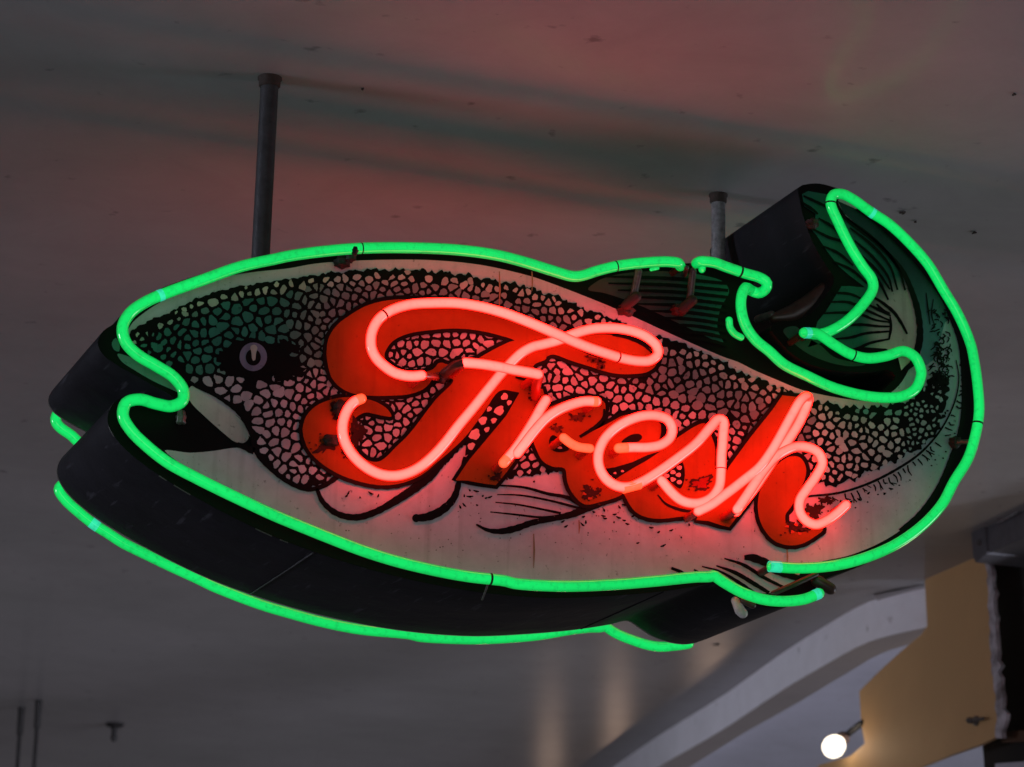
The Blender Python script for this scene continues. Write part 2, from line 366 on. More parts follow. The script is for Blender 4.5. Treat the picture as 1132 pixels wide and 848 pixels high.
tag(b.build('wooden_batten', M['wood'], flat=True), 'short brown wooden batten leaving the foot of the peeling trim', 'batten')
b = MB(); prism(b, [on_wall(*p, sgn * .03) for p in [(1100, 844), (1200, 838), (1200, 870), (1100, 870)]], .02, away)
tag(b.build('pale_ledge', M['ceiling_far'], flat=True), 'pale ledge cut off by the bottom right corner', 'ledge')
# small bolt on the board
b = MB(); p0 = on_wall(1080, 797, -sgn * .0); nn = -away
b.lathe(p0, nn, [(0, .010), (.004, .010), (.005, .006), (.018, .006), (.022, .003)], 12)
q0 = on_wall(1094, 795); b.tube([p0 + nn * .012, q0 + nn * .014], .0035, 8)
tag(b.build('wall_bolt', M['clip']), 'small greyish bolt sticking out of the ochre board near the trim', 'bolt')
# steel bracket
r0 = empty('steel_bracket', on_wall(1083, 620, -sgn * .1)); tag(r0, 'dark grey steel bracket with a bolted end plate under the ceiling', 'bracket')
b = MB(); prism(b, [on_wall(*p, -sgn * .10) for p in [(1073, 580), (1076, 577), (1088, 574), (1091, 612), (1079, 622), (1076, 617)]], .10, away); b.build('end_plate', M['steel'], r0, flat=True)
b = MB(); prism(b, [on_wall(*p, -sgn * .095) for p in [(1091, 579), (1200, 524), (1200, 566), (1092, 612)]], .09, away); b.build('arm', M['steel'], r0, flat=True)
b = MB(); b.lathe(on_wall(1083, 600, -sgn * .10), -away, [(0, .006), (.004, .006), (.006, .003)], 10); b.build('bolt', M['clip'], r0)
b = MB(); b.tube([on_wall(1105, 577, -sgn * .10), on_wall(1125, 566, -sgn * .10)], .003, 8); b.build('cable', M['pipe_pale'], r0)

# ------------------------------------------------------------------ glowing bulb on its arm
def emis(name, col, s):
    m = bpy.data.materials.new(name); m.use_nodes = True; b_ = m.node_tree.nodes['Principled BSDF']; b_.inputs['Emission Color'].default_value = (*col, 1); b_.inputs['Emission Strength'].default_value = s; return m
M['bulb'] = emis('lit_bulb_glass', (1, .86, .66), 3)
DB = 5.3
def at_dist(px, py, Y): d = ray(px, py); return Vector(d * (Y / d[1])) + CAM
c = at_dist(922, 825, DB - .3); ax = (at_dist(950, 800, DB - .2) - c).normalized()
r1 = empty('light_bulb', c); tag(r1, 'lit round white bulb on a small dark arm beside the ochre board', 'bulb')
b = MB(); k = DB / 2981 * 1.0
b.lathe(c - ax * .030, ax, [(0, .001), (.003, .012), (.008, .017), (.017, .0222), (.028, .0236), (.041, .0218), (.053, .017), (.062, .013)], 24); b.build('glass', M['bulb'], r1)
b = MB(); b.lathe(c + ax * .034, ax, [(0, .0135), (.006, .015), (.026, .015), (.030, .010)], 16); b.build('socket', M['wood'], r1)
b = MB(); b.tube([c + ax * .062, c + ax * .075, on_wall(953, 799)], .007, 8); b.build('arm', M['rod'], r1)
lamp('bulb_light', 'POINT', c + Vector((-.02, -.07, 0)), None, .05, (1, .68, .38), .03)
lamp('right_fill', 'AREA', (8.5, 1.5, .2), (3.0, 5.2, CEIL), 120, (.82, .86, 1.0), 3, 2)  # added fill outside the frame, lifts the right ceiling and far bay
ld = lamp('beam_fill', 'AREA', (-3.2, 4.6, 2.0), (3.0, 5.9, CEIL - .05), 3.6, (.88, .89, 1.0), 1.2, .6); ld.data.spread = math.radians(40)  # added fill from the left, aimed to brighten the beam's face
fd = lamp('far_fill', 'AREA', (6.0, -1.5, 2.35), (3.9, 6.6, CEIL - .1), 90, (.86, .87, 1.0), 2, 1.2); fd.data.spread = math.radians(38)  # added fill outside the frame for the beam, far bay and board
lamp('unseen_warm_lamp', 'POINT', (3.0, 3.6, 1.9), None, 5, (1, .80, .62), .12)  # unseen warm fill added below the frame to brighten the ochre board
# unseen lit bulbs of the stalls further along, below the frame; the glossy ceiling carries their reflections
for (px, py, Y, e) in [(798, 778, 18.0, 6.5), (682, 800, 20.0, 6), (608, 830, 20, 4), (778, 715, 16, 2.5)]:
    dx = ray(px, py); top = Vector(dx * (Y / dx[1])) + CAM                 # mirror image of the lamp above the ceiling
    lamp('unseen_warm_lamp', 'POINT', (top.x, top.y, 2 * CEIL - top.z), None, e, (1, .66, .48), .10)

# ------------------------------------------------------------------ sprinkler and rods
c = on_ceil(127, 800)
r2 = empty('sprinkler', c); tag(r2, 'small black sprinkler head sticking down from the ceiling', 'sprinkler')
b = MB(); b.lathe(c + Vector((0, 0, .002)), (0, 0, -1), [(0, .024), (.003, .026), (.010, .022), (.014, .010)], 20); b.build('escutcheon', M['rod'], r2)
b = MB(); b.lathe(c, (0, 0, -1), [(.010, .009), (.030, .007), (.036, .009), (.044, .008), (.050, .004)], 14); b.build('nozzle', M['rod'], r2)
for i, (p, L, lab) in enumerate([((24, 782), .6, 'left one of two thin dark rods hanging from the ceiling'), ((43, 774), .6, 'right one of two thin dark rods hanging from the ceiling')]):
    c = on_ceil(*p); rr = empty('hanging_rod', c - Vector((0, 0, L))); tag(rr, lab, 'rod', 'rods hanging from the ceiling')
    b = MB(); b.tube([c + Vector((0, 0, .01)), c - Vector((0, 0, L))], .0052, 8); b.build('rod', M['rod'], rr)
    b = MB(); b.lathe(c + Vector((0, 0, .0)), (0, 0, -1), [(0, .010), (.02, .009), (.07, .0085), (.075, .006)], 10); b.build('anchor', M['rod'], rr)
for (x, y, r_, e) in [(998, 234, .0022, 1.6), (1012, 244, .0014, 1), (1077, 256, .0020, 1), (1121, 103, .0016, 1), (401, 97, .0014, 1), (792, 712, .005, .9)]:
    c = on_ceil(x, y); b = MB(); pts = []
    for k in range(14):
        a = k / 14 * 6.283; q_ = r_ * (1 + .35 * math.sin(3 * a + x) + .2 * math.sin(5 * a + y)); pts.append(c + Vector((q_ * e * math.cos(a), q_ * math.sin(a) * 1.6, -.0008)))
    b.add(pts + [p_ - Vector((0, 0, .0016)) for p_ in pts], [tuple(range(14)), tuple(range(27, 13, -1))] + [(k, (k + 1) % 14, (k + 1) % 14 + 14, k + 14) for k in range(14)])
    o = b.build('ceiling_chip', M['rust'], flat=True); o['kind'] = 'structure'

# ================================================================== THE FISH SIGN
DEP = .240                                        # depth of the box
OUT = [(127, 357), (140, 341), (160, 327), (190, 314), (226, 302), (265, 290), (305, 281.5), (340, 277), (370, 274), (400, 272.5), (453, 273), (505, 276.5), (548, 283),
       (585, 292.5), (612, 300.5), (633, 306), (646, 306), (660, 301), (681, 296), (712, 292.5), (739, 291), (752, 291), (771, 291), (784, 291), (803, 297.5), (821, 304), (834, 311),
       (829, 318), (820, 325), (818, 341), (824, 360), (835, 376), (851, 389), (872, 402), (893, 416), (919, 428), (954, 437), (972, 434), (982, 426), (990, 416),
       (982, 409), (965, 411), (935, 411), (905, 406), (882, 396), (864, 380), (852, 362), (860, 356), (880, 354), (897, 346), (911, 330), (922, 309), (913, 293), (900, 271), (890, 246), (885, 226), (883, 207),
       (893, 203.5), (906, 203), (922, 207), (945, 215), (963, 232), (984, 247), (1005, 266), (1026, 291), (1043, 320), (1058, 349), (1070, 381), (1076, 412), (1079, 436), (1080, 455),
       (1078, 480), (1070, 508), (1057, 535), (1038, 562), (1015, 587), (990, 606), (960, 622), (938, 631), (915, 639), (905, 646), (897, 657), (880, 667), (860, 672), (840, 670), (820, 663), (804, 652.5), (790, 644), (770, 648), (730, 654), (670, 659),
       (610, 661), (550, 657), (500, 650), (450, 640), (400, 627), (350, 611), (305, 594), (260, 573), (215, 549), (180, 528), (157, 512), (140, 498), (126, 482), (119, 466),
       (121, 453), (130, 442), (145, 437), (165, 440), (180, 443), (192, 441), (184, 434), (172, 428), (152, 416), (130, 404), (113, 391), (108, 379), (114, 366)]
base = on_face(600, 660, .13)
sign = empty('neon_sign', base); tag(sign, 'fish shaped neon sign reading Fresh, hung from the ceiling on two pipes', 'neon sign')
SM = [tuple(p) for p in smooth(OUT, closed=True, step=5)]

def mesh_poly(b, pts2, w, m=0, col=(1, 1, 1)):
    res = delaunay_2d_cdt([Vector((float(p[0]), float(p[1]))) for p in pts2], [], [list(range(len(pts2)))], 1, 1e-4)
    b.add([on_face(v.x, v.y, w) for v in res[0]], [tuple(t) for t in res[2]], m, col)

# cabinet: side walls and the lip round them
def cabinet():
    b = MB(); n = len(SM); rings = [0, .004, .10, .20, DEP - .004, DEP]
    Vs = []
    cen = Vector((0, 0, 0))
    for w in rings:
        for i, p in enumerate(SM):
            q = on_face(p[0], p[1], 0); a = on_face(*SM[i - 1], 0); c_ = on_face(*SM[(i + 1) % n], 0); t = (c_ - a).normalized(); nn = Vector((t.z, 0, -t.x))
            ins = .0018 if w in (0, DEP) else 0
            Vs.append(Vector((q.x, q.y + w, q.z)) + nn * ins)
    fs = []
    for r_ in range(len(rings) - 1):
        for i in range(n):
            j = (i + 1) % n; fs.append((r_ * n + i, r_ * n + j, (r_ + 1) * n + j, (r_ + 1) * n + i))
    b.add(Vs, fs)
    seams = []
    # raised seam straps where sheets meet
    for px, py in [(347, 610), (735, 653)]:
        q = on_face(px, py, 0)
        b_ = MB(); b_.tube([q + Vector((0, .004, -.0005)), q + Vector((0, DEP * .4, -.0008)), q + Vector((0, DEP - .004, -.0005))], .0009, 6); seams.append(b_)
    o = b.build('cabinet', M['cabinet'], sign)
    for k, b_ in enumerate(seams): b_.build('seam', M['pipe'] if k == 0 else M['cabinet'], o)
    return o
cab = cabinet()
# bent, scratched bright edge of the front lip along the belly
b = MB()
lip = [i for i, p in enumerate(SM) if 100 < p[0] < 330 and p[1] > 440 + .0 * p[0]]
run = []
for i in lip:
    run.append(i)
cur = []
def flush():
    if len(cur) > 2:
        b_ = MB(); b_.tube(cur, .0006, 5, round_ends=False); b_.build('worn_edge', M['clip'], cab)
for i in lip:
    if rng.random() < .72: cur.append(on_face(SM[i][0], SM[i][1] + .6, .001))
    else: flush(); cur.clear()
flush()
# back panel
b = MB(); pts = [on_face(p[0], p[1], 0) + Vector((0, DEP, 0)) for p in SM]
b.add(pts, [tuple(t) for t in tessellate_polygon([[Vector((p[0], p[1], 0)) for p in SM]])], 0, (.5, .49, .46))
b.build('back_panel', M['enamel'], sign, paint=True)

# ---------------------------------------------------------------- painted face
face = MB(); LAY = -.00045
BLACK = (.003, .0025, .003); RED = (.27, .055, .005)
mesh_poly(face, SM, .0, 0, BLACK)
ss = lambda a, b_, x: (lambda t: t * t * (3 - 2 * t))(min(1, max(0, (x - a) / (b_ - a))))
mix = lambda a, b_, t: tuple(a[i] + (b_[i] - a[i]) * t for i in range(3))
CREAM = (.62, .48, .58); WHITE = (.60, .53, .61)
def bodycol(x, y):
    c = mix(WHITE, CREAM, ss(330, 560, x) * (1 - ss(330, 460, y)))
    t = ss(925, 1035, x) * (1 - ss(500, 560, y)) * .85                       # airbrushed teal towards the tail
    c = mix(c, (.12, .36, .33), t * .75)
    t2 = ss(1015, 1055, x) * ss(430, 520, y) * (1 - ss(560, 610, y))
    c = mix(c, (.20, .40, .38), t2 * .6)
    t3 = (1 - ss(420, 330, y) if False else 0)
    return c
def grid_poly(pts2, w, colf, step=9, m=0):
    P = [Vector((p[0], p[1])) for p in pts2]; n = len(P)
    xs = [p.x for p in P]; ys = [p.y for p in P]
    arr = np.array([[p.x, p.y] for p in P]); extra = []
    X, Y = np.meshgrid(np.arange(min(xs) + 2, max(xs), step), np.arange(min(ys) + 2, max(ys), step)); X = X.ravel(); Y = Y.ravel()
    ins = np.zeros(len(X), bool); j = n - 1
    for i in range(n):
        xi, yi = arr[i]; xj, yj = arr[j]
        cnd = ((yi > Y) != (yj > Y)) & (X < (xj - xi) * (Y - yi) / (yj - yi + 1e-12) + xi); ins ^= cnd; j = i
    D = np.min(np.hypot(X[:, None] - arr[None, :, 0], Y[:, None] - arr[None, :, 1]), axis=1)
    ok = ins & (D > 3)
    V = P + [Vector((float(a), float(b_))) for a, b_ in zip(X[ok], Y[ok])]
    res = delaunay_2d_cdt(V, [], [list(range(n))], 1, 1e-5)
    vs = res[0]; cols = [colf(v.x, v.y) for v in vs]
    base_i = len(face.v); face.v += [tuple(on_face(v.x, v.y, w)) for v in vs]
    for f in res[2]:
        face.f.append(tuple(base_i + i for i in f)); face.m.append(m); face.c.append([cols[i] for i in f])
BODY_TOP = z(120, 270, 5.655, (130, 520), (150, 490), (220, 430), (320, 365), (450, 300), (600, 240), (750, 200), (900, 175), (1131, 150)) + \
    z(320, 240, 3.77, (100, 195), (250, 183), (400, 178), (600, 180), (800, 200), (1000, 245)) + \
    z(600, 270, 5.655, (0, 225), (200, 300), (400, 380), (560, 450), (800, 560), (1131, 705)) + \
    z(780, 400, 5.655, (200, 0), (300, 50), (450, 115), (600, 175), (750, 210), (900, 235)) + [(958, 443), (978, 438), (994, 426), (1007, 404)]
BODY_TAIL = [(1014, 388), (1017, 372), (1015, 346), (1008, 322), (998, 300), (984, 283), (966, 266), (945, 250), (931, 237), (925, 224), (926, 219)]
BODY_R = z(860, 190, 5.655, (500, 226), (620, 308), (740, 418), (850, 528), (950, 650), (1050, 800)) + z(900, 320, 5.655, (870, 180), (920, 320), (940, 500), (945, 650), (930, 840)) + \
    z(800, 400, 3.77, (960, 380), (900, 520), (820, 630), (740, 700), (640, 760), (520, 808), (400, 835)) + [(886, 631), (882, 639), (868, 648), (850, 656), (828, 652), (806, 641), (790, 632)]
BODY_BOT = [(769, 637), (727, 641), (674, 645.5), (621, 647.5), (568, 643), (519, 635), (484, 628), (439, 617), (400, 604), (360, 588), (320, 573), (279, 554), (244, 537), (215, 522), (192, 507), (182, 498)]
MOUTH = [(209.8, 500.5), (236, 498.5), (262, 495), (281, 498), (284, 492), (274.8, 481.5), (267, 464), (240, 446), (214, 427), (196, 410), (172, 396), (150, 386), (138, 376)]
body = BODY_TOP + BODY_TAIL + BODY_R + BODY_BOT + MOUTH
body = [tuple(p) for p in smooth(body, closed=True, step=6)]
grid_poly(body, 1 * LAY, bodycol)
# teal lower lip of the snout seen under the tube
for pl, colr in [(z(90, 340, 5.655, (225, 290), (280, 300), (400, 360), (500, 420), (570, 470), (610, 530), (560, 510), (450, 460), (330, 390), (250, 335)), (.14, .30, .27)),
             (z(90, 340, 5.655, (190, 220), (215, 190), (240, 240), (235, 275), (205, 265)), (.08, .26, .21))]:
    mesh_poly(face, [tuple(p) for p in smooth(pl, closed=True)], LAY, 0, colr)
# upper-lip strip
lipc = lambda x, y: mix((.62, .62, .60), (.40, .42, .41), ss(440, 500, y))
grid_poly([tuple(p) for p in smooth(z(90, 340, 5.655, (690, 490), (760, 530), (850, 592), (930, 645), (1000, 705), (1035, 765), (1045, 815), (1015, 846), (960, 840), (900, 795), (850, 752), (770, 680), (690, 600), (660, 540)), closed=True)], 2 * LAY, lipc)
# dorsal fin and tail fin paint
FIN = [(650, 320), (660, 311), (672, 306), (700, 301), (740, 300), (775, 304), (800, 312), (806, 322), (797, 340), (793, 362), (800, 381), (785, 374), (770, 367), (741, 353), (715, 341), (690, 331), (668, 324)]
TEAL = (.020, .13, .095)
grid_poly([tuple(p) for p in smooth(FIN, closed=True)], LAY, lambda x, y: mix((.06, .062, .06), (.02, .15, .105), ss(735, 775, x)))
TAIL_UP = z(860, 190, 5.655, (150, 140), (190, 120), (300, 140), (360, 170), (420, 270), (500, 335), (620, 425), (720, 520), (800, 620), (850, 740)) + [(1013.5, 340), (1014.5, 360), (1014, 385), (1008, 398)] + \
    z(900, 320, 5.655, (560, 470), (530, 430), (450, 370), (300, 360), (170, 385), (60, 330)) + [(893, 384), (899, 372)] + z(780, 290, 5.655, (700, 370), (750, 310), (800, 230), (850, 150), (900, 148)) + \
    z(860, 190, 5.655, (500, 720), (545, 722), (450, 650), (380, 590), (310, 500), (240, 395), (200, 350), (230, 330), (235, 262), (165, 215))
def tailcol(x, y):
    t = 1 - min(1, math.hypot((x - 998) / 48, (y - 362) / 62))
    t = ss(.05, .5, t)
    return mix(mix(TEAL, (.05, .10, .09), ss(975, 930, x) if False else 0), (.46, .44, .39), t)
grid_poly(TAIL_UP, LAY, tailcol, 7)
# dark outer band of the tail
BAND = [(926, 222), (948, 232), (969, 246), (990, 265), (1009, 285), (1027, 306), (1043, 332), (1052, 352), (1045, 356), (1040, 372), (1034, 396), (1024, 404), (1018, 400), (1019, 374), (1017, 345), (1010, 322), (1000, 300), (986, 282), (968, 264), (947, 248), (933, 236)]
grid_poly(BAND, 2 * LAY, lambda x, y: mix((.018, .042, .046), (.08, .22, .22), ss(290, 380, y)), 7)
# lower tail-lobe strip
grid_poly([tuple(p) for p in smooth(z(780, 290, 5.655, (485, 425), (560, 400), (640, 470), (720, 520), (800, 590), (930, 625), (1000, 640), (900, 650), (740, 615), (600, 545)), closed=True)], LAY, lambda x, y: (.03, .075, .06))
# cream nick in the tail notch
mesh_poly(face, z(900, 320, 5.655, (525, 425), (610, 430), (600, 455), (545, 505)), 2 * LAY, 0, (.55, .53, .48))

def stroke(pts, wid, w, col=BLACK, closed=False, sm=True, taper=True):
    P = smooth(pts, closed, 2.5) if sm else [np.array(p, float) for p in pts]
    n = len(P); L = []; Rr = []
    for i in range(n):
        a = P[i - 1] if (closed or i) else P[0]; c_ = P[(i + 1) % n] if (closed or i < n - 1) else P[-1]
        t = c_ - a; t = t / (np.linalg.norm(t) + 1e-9); nn = np.array([-t[1], t[0]])
        if isinstance(wid, (list, tuple)): h = np.interp(i / (n - 1), np.linspace(0, 1, len(wid)), wid) / 2
        else: h = wid / 2 * (1 if closed or not taper else min(1, .25 + 6 * min(i, n - 1 - i) / n))
        h *= 1 + .12 * math.sin(i * 1.7 + pts[0][0]) * rng.random()
        L.append(P[i] + nn * h); Rr.append(P[i] - nn * h)
    m_ = n if closed else n - 1
    vs = [on_face(p[0], p[1], w) for p in L + Rr]
    face.add(vs, [(i, (i + 1) % n, (i + 1) % n + n, i + n) for i in range(m_)], 0, col)

# ---- scales: one black ink area, pale cells painted over it
INK_TOP = z(120, 270, 5.655, (130, 560), (230, 490), (400, 415), (540, 345), (700, 290), (900, 250), (1131, 215)) + z(320, 240, 3.77, (150, 235), (300, 222), (500, 220), (700, 235), (850, 262), (1000, 292)) + \
    z(600, 270, 5.655, (0, 300), (150, 350), (250, 402), (400, 450), (520, 500), (700, 570), (850, 612), (1000, 680), (1120, 728)) + z(780, 400, 5.655, (200, 60), (350, 112), (450, 155), (580, 197), (700, 242), (850, 275), (1000, 278), (1131, 272)) + \
    z(900, 320, 5.655, (600, 690), (690, 600), (760, 520))
INK_R = z(900, 320, 5.655, (800, 520), (835, 600), (840, 660), (795, 790)) + z(800, 400, 3.77, (930, 200), (880, 300), (800, 370), (700, 420), (600, 460), (520, 500), (420, 515), (390, 500))
INK_B = [(885, 543), (840, 550), (800, 558), (760, 558), (700, 553), (645, 530), (627, 519), (606, 523), (588, 525), (560, 528), (552, 500), (526, 482), (506, 500), (484, 518), (440, 535), (400, 532), (373, 523), (358, 533), (340, 540), (316, 531), (295, 513), (284, 500), (278, 478), (265, 457), (240, 437), (212, 424), (190, 408), (160, 390), (143, 380)]
ink = INK_TOP + INK_R + INK_B
inks = smooth(ink, closed=True, step=2.2)
# ragged outer edge
rag = []; ph = rng.random(8) * 6
for i, p in enumerate(inks):
    a, c_ = inks[i - 1], inks[(i + 1) % len(inks)]; t = c_ - a; t /= np.linalg.norm(t) + 1e-9; nn = np.array([t[1], -t[0]])
    amp = 1.0 if p[0] < 345 else 2.0
    if p[0] < 345 and p[1] > 400: amp = .3
    if p[0] > 900: amp = 2.6
    d = amp * (math.sin(i * .55 + ph[0]) * .5 + math.sin(i * 1.37 + ph[1]) * .6 + (rng.random() - .5) * 1.3)
    rag.append(tuple(p + nn * d))
mesh_poly(face, rag, 3 * LAY, 0, BLACK)

inkarr = np.array(inks)
def inside(P, arr):
    X, Y = P[:, 0], P[:, 1]; ins = np.zeros(len(P), bool); j = len(arr) - 1
    for i in range(len(arr)):
        xi, yi = arr[i]; xj, yj = arr[j]; ins ^= ((yi > Y) != (yj > Y)) & (X < (xj - xi) * (Y - yi) / (yj - yi + 1e-12) + xi); j = i
    return ins
def edged(P, arr):
    return np.min(np.hypot(P[:, 0][:, None] - arr[None, :, 0], P[:, 1][:, None] - arr[None, :, 1]), axis=1)
toparr = np.array(smooth(INK_TOP[:42], step=4))
def spacing(x, y):
    s_ = 10.6
    if x < 345: s_ = 8.2 + 4.2 * ss(140, 230, x) * (1 - .25 * ss(300, 345, x))
    elif x > 900: s_ = 10.2 - 3.4 * ss(960, 1030, x)
    d = float(np.min(np.hypot(toparr[:, 0] - x, toparr[:, 1] - y)))
    s_ *= .80 + .20 * ss(4, 20, d)
    return s_
# variable-density dart throwing
seeds = []; cell = {}
for _ in range(60000):
    x = 130 + rng.random() * 930; y = 290 + rng.random() * 275
    if x < 345 and y < 300: continue
    r_ = spacing.__wrapped__(x, y) if hasattr(spacing, '__wrapped__') else None
    gx, gy = int(x // 12), int(y // 12); good = True
    cand = [q for a in (-1, 0, 1) for c_ in (-1, 0, 1) for q in cell.get((gx + a, gy + c_), ())]
    if cand:
        dm = min((x - q[0]) ** 2 + (y - q[1]) ** 2 for q in cand)
        if dm < (36 if x < 980 else 18): continue
        r_ = spacing(x, y) * (.60 + .40 * rng.random())
        if dm < r_ * r_: continue
    seeds.append((x, y)); cell.setdefault((gx, gy), []).append((x, y))
Sd = np.array(seeds); Sd = Sd[inside(Sd, inkarr) | (edged(Sd, inkarr) < 9)]
EYE = (280, 394)
def eyed(x, y): return math.hypot((x - 281) / 34, (y - 397) / 22 - .0)
def cellcol(x, y, dtop, side):
    n = rng.random()
    if x < 360:
        t = ss(6, 18, dtop) * (1 - ss(402, 426, y + (x - 250) * .10)) * ss(136, 175, x + 20)
        c = mix(mix((.52, .54, .46), (.50, .42, .50), ss(395, 425, y)), (.04, .19, .155), t)
        c = mix(c, (.17, .23, .23), ss(300, 350, x) * t * .8)
    elif x < 900:
        t = ss(8, 22, dtop) * (1 - ss(46, 80, dtop))
        c = mix((.42, .44, .45), (.12, .17, .20), t * (.9 if x < 680 else .8))
        if dtop > 60: c = mix(c, (.44, .38, .46), .6)
    else:
        t = math.exp(-((y - (455 - (x - 900) * .05)) / 13) ** 2) if x < 1000 else .55
        c = mix((.54, .56, .56), (.10, .30, .28), min(1, t) * ss(890, 960, x))
    k = .82 + .3 * n
    return tuple(v * k for v in c)
nS = len(Sd)
for i in range(nS):
    p = Sd[i]; d2 = np.hypot(*(Sd - p).T); nb = np.argsort(d2)[1:13]
    poly = [p + 16 * np.array([math.cos(a), math.sin(a)]) for a in np.linspace(0, 2 * math.pi, 12, endpoint=False)]
    ed = float(edged(p[None], inkarr)[0]); inn_ = bool(inside(p[None], inkarr)[0])
    if eyed(*p) < 1.0: continue
    dt = float(np.min(np.hypot(toparr[:, 0] - p[0], toparr[:, 1] - p[1])))
    if not inn_ or ed < 2.6: continue
    if ed < 6 and rng.random() < .35 and 345 < p[0] < 1000: continue
    if rng.random() < .02: continue
    ink_w = 1.0 + .75 * rng.random() ** 1.4
    if p[0] < 345: ink_w += .15 + .5 * (p[0] < 200) + .3 * (dt < 16)
    if p[0] > 900: ink_w += .15
    for j in nb:
        q = Sd[j]; mid = (p + q) / 2; nn = (q - p) / d2[j]
        sh = ink_w
        if (i * 7919 + j * 104729 + i * j) % 27 == 0 or (j * 7919 + i * 104729 + i * j) % 27 == 0: sh = -.2     # some neighbours run together
        lim = mid @ nn - sh; new = []
        for a in range(len(poly)):
            A1, B1 = poly[a], poly[(a + 1) % len(poly)]; da, db = A1 @ nn - lim, B1 @ nn - lim
            if da <= 0: new.append(A1)
            if (da <= 0) != (db <= 0): new.append(A1 + (B1 - A1) * (da / (da - db)))
        poly = new
        if len(poly) < 3: break
    if len(poly) < 3: continue
    # keep clear of the ink's edge, and the eye patch
    poly = [a if float(np.hypot(*(a - p))) < 9.5 else p + (a - p) * 9.5 / float(np.hypot(*(a - p))) for a in poly]
    for _k in range(2):
        new = []
        for a in range(len(poly)):
            A1, B1 = poly[a], poly[(a + 1) % len(poly)]; f_ = .24 if _k == 0 else .25
            new += [A1 * (1 - f_) + B1 * f_, A1 * f_ + B1 * (1 - f_)]
        poly = new
    jit = .40 if p[0] > 200 else .45
    poly = [a + (rng.random(2) - .5) * jit * 2 for a in poly]
    if ed < 7: poly = [p + (a - p) * .86 for a in poly]
    area = 0
    for a in range(len(poly)): area += poly[a][0] * poly[(a + 1) % len(poly)][1] - poly[a][1] * poly[(a + 1) % len(poly)][0]
    if abs(area) / 2 < 6: continue
    if area > 0: poly = poly[::-1]
    col = cellcol(p[0], p[1], dt, 0)
    face.add([on_face(a[0], a[1], 4 * LAY) for a in poly], [tuple(range(len(poly)))], 0, col)

# eye
def disc(cx, cy, rx, ry, w, col, n=28, a0=0):
    mesh_poly(face, [(cx + rx * math.cos(a0 + 2 * math.pi * k / n), cy + ry * math.sin(a0 + 2 * math.pi * k / n)) for k in range(n)], w, 0, col)
def blob(cx, cy, rx, ry, w, col, rough=.3, n=40, rot=0):
    pts = []; p1, p2, p3 = rng.random(3) * 6
    for k in range(n):
        a = 2 * math.pi * k / n; rr = 1 + rough * (.5 * math.sin(3 * a + p1) + .35 * math.sin(7 * a + p2) + .25 * math.sin(13 * a + p3) + .3 * (rng.random() - .5))
        x, y = rx * rr * math.cos(a), ry * rr * math.sin(a); pts.append((cx + x * math.cos(rot) - y * math.sin(rot), cy + x * math.sin(rot) + y * math.cos(rot)))
    mesh_poly(face, pts, w, 0, col)
blob(277, 397, 33, 21, 4.4 * LAY, BLACK, .2); blob(255, 400, 16, 11, 4.45 * LAY, BLACK, .4); blob(318, 411, 18, 10, 4.5 * LAY, BLACK, .4); blob(318, 385, 12, 9, 4.6 * LAY, BLACK, .4)
disc(280, 394.5, 15.2, 15.8, 5 * LAY, (.22, .20, .32)); disc(280, 395, 8.4, 9.2, 5.4 * LAY, BLACK)
mesh_poly(face, [tuple(p) for p in smooth([(277, 383), (281, 381), (284.5, 384), (283, 391), (282, 398), (280, 399), (278.5, 396), (278, 390)], closed=True, step=1.5)], 5.8 * LAY, 0, (.50, .46, .46))

# ---- body line work
W5 = 5 * LAY
stroke([(196, 411), (212, 424), (240, 438), (265, 457), (278, 478), (284, 500), (295, 514), (316, 531), (340, 541), (358, 537), (373, 527)], [3, 4, 4.5, 5, 6.5, 6, 5, 5.5, 5, 6], W5)
stroke([(262, 491), (270, 494), (281, 499)], [5, 7, 8], W5)
stroke([(350, 540), (357, 555), (373, 568), (394, 572), (415, 566), (440, 552), (458, 540), (476, 526), (492, 508)], [4, 6, 7, 7.5, 7.5, 9, 10, 9, 6], W5)
stroke([(514, 505), (508, 530), (502, 550), (490, 563), (474, 571), (460, 573)], [4, 5, 7, 9, 9.5, 8], W5)
disc(460, 572.8, 4.4, 4.6, 5.02 * LAY, BLACK, 14)
for pl, wd in [([(551, 536.5), (580, 539), (606, 546), (627, 550), (648, 561)], [2, 2.6, 3.4, 4, 6]), ([(549.5, 546.8), (574, 547.5), (606, 553), (641, 562)], [1.2, 2.2, 2.6, 3]),
               ([(547.7, 555.4), (571, 557.7), (599, 563), (620, 567.5)], [1.2, 2, 2.4, 3]), ([(542, 566), (571, 569), (599, 572), (624, 570)], [1.2, 2.2, 2.6, 4]),
               ([(526.5, 579.8), (539, 586), (553, 587.5), (571, 584), (588, 578), (610, 573.7), (631, 569), (647, 563), (668, 556), (691, 547)], [2, 5, 7.5, 7, 6, 6.5, 8, 7, 4, 3])]:
    stroke(pl, wd, W5 if wd[0] > 1.5 else 4.8 * LAY, sm=True, taper=False)
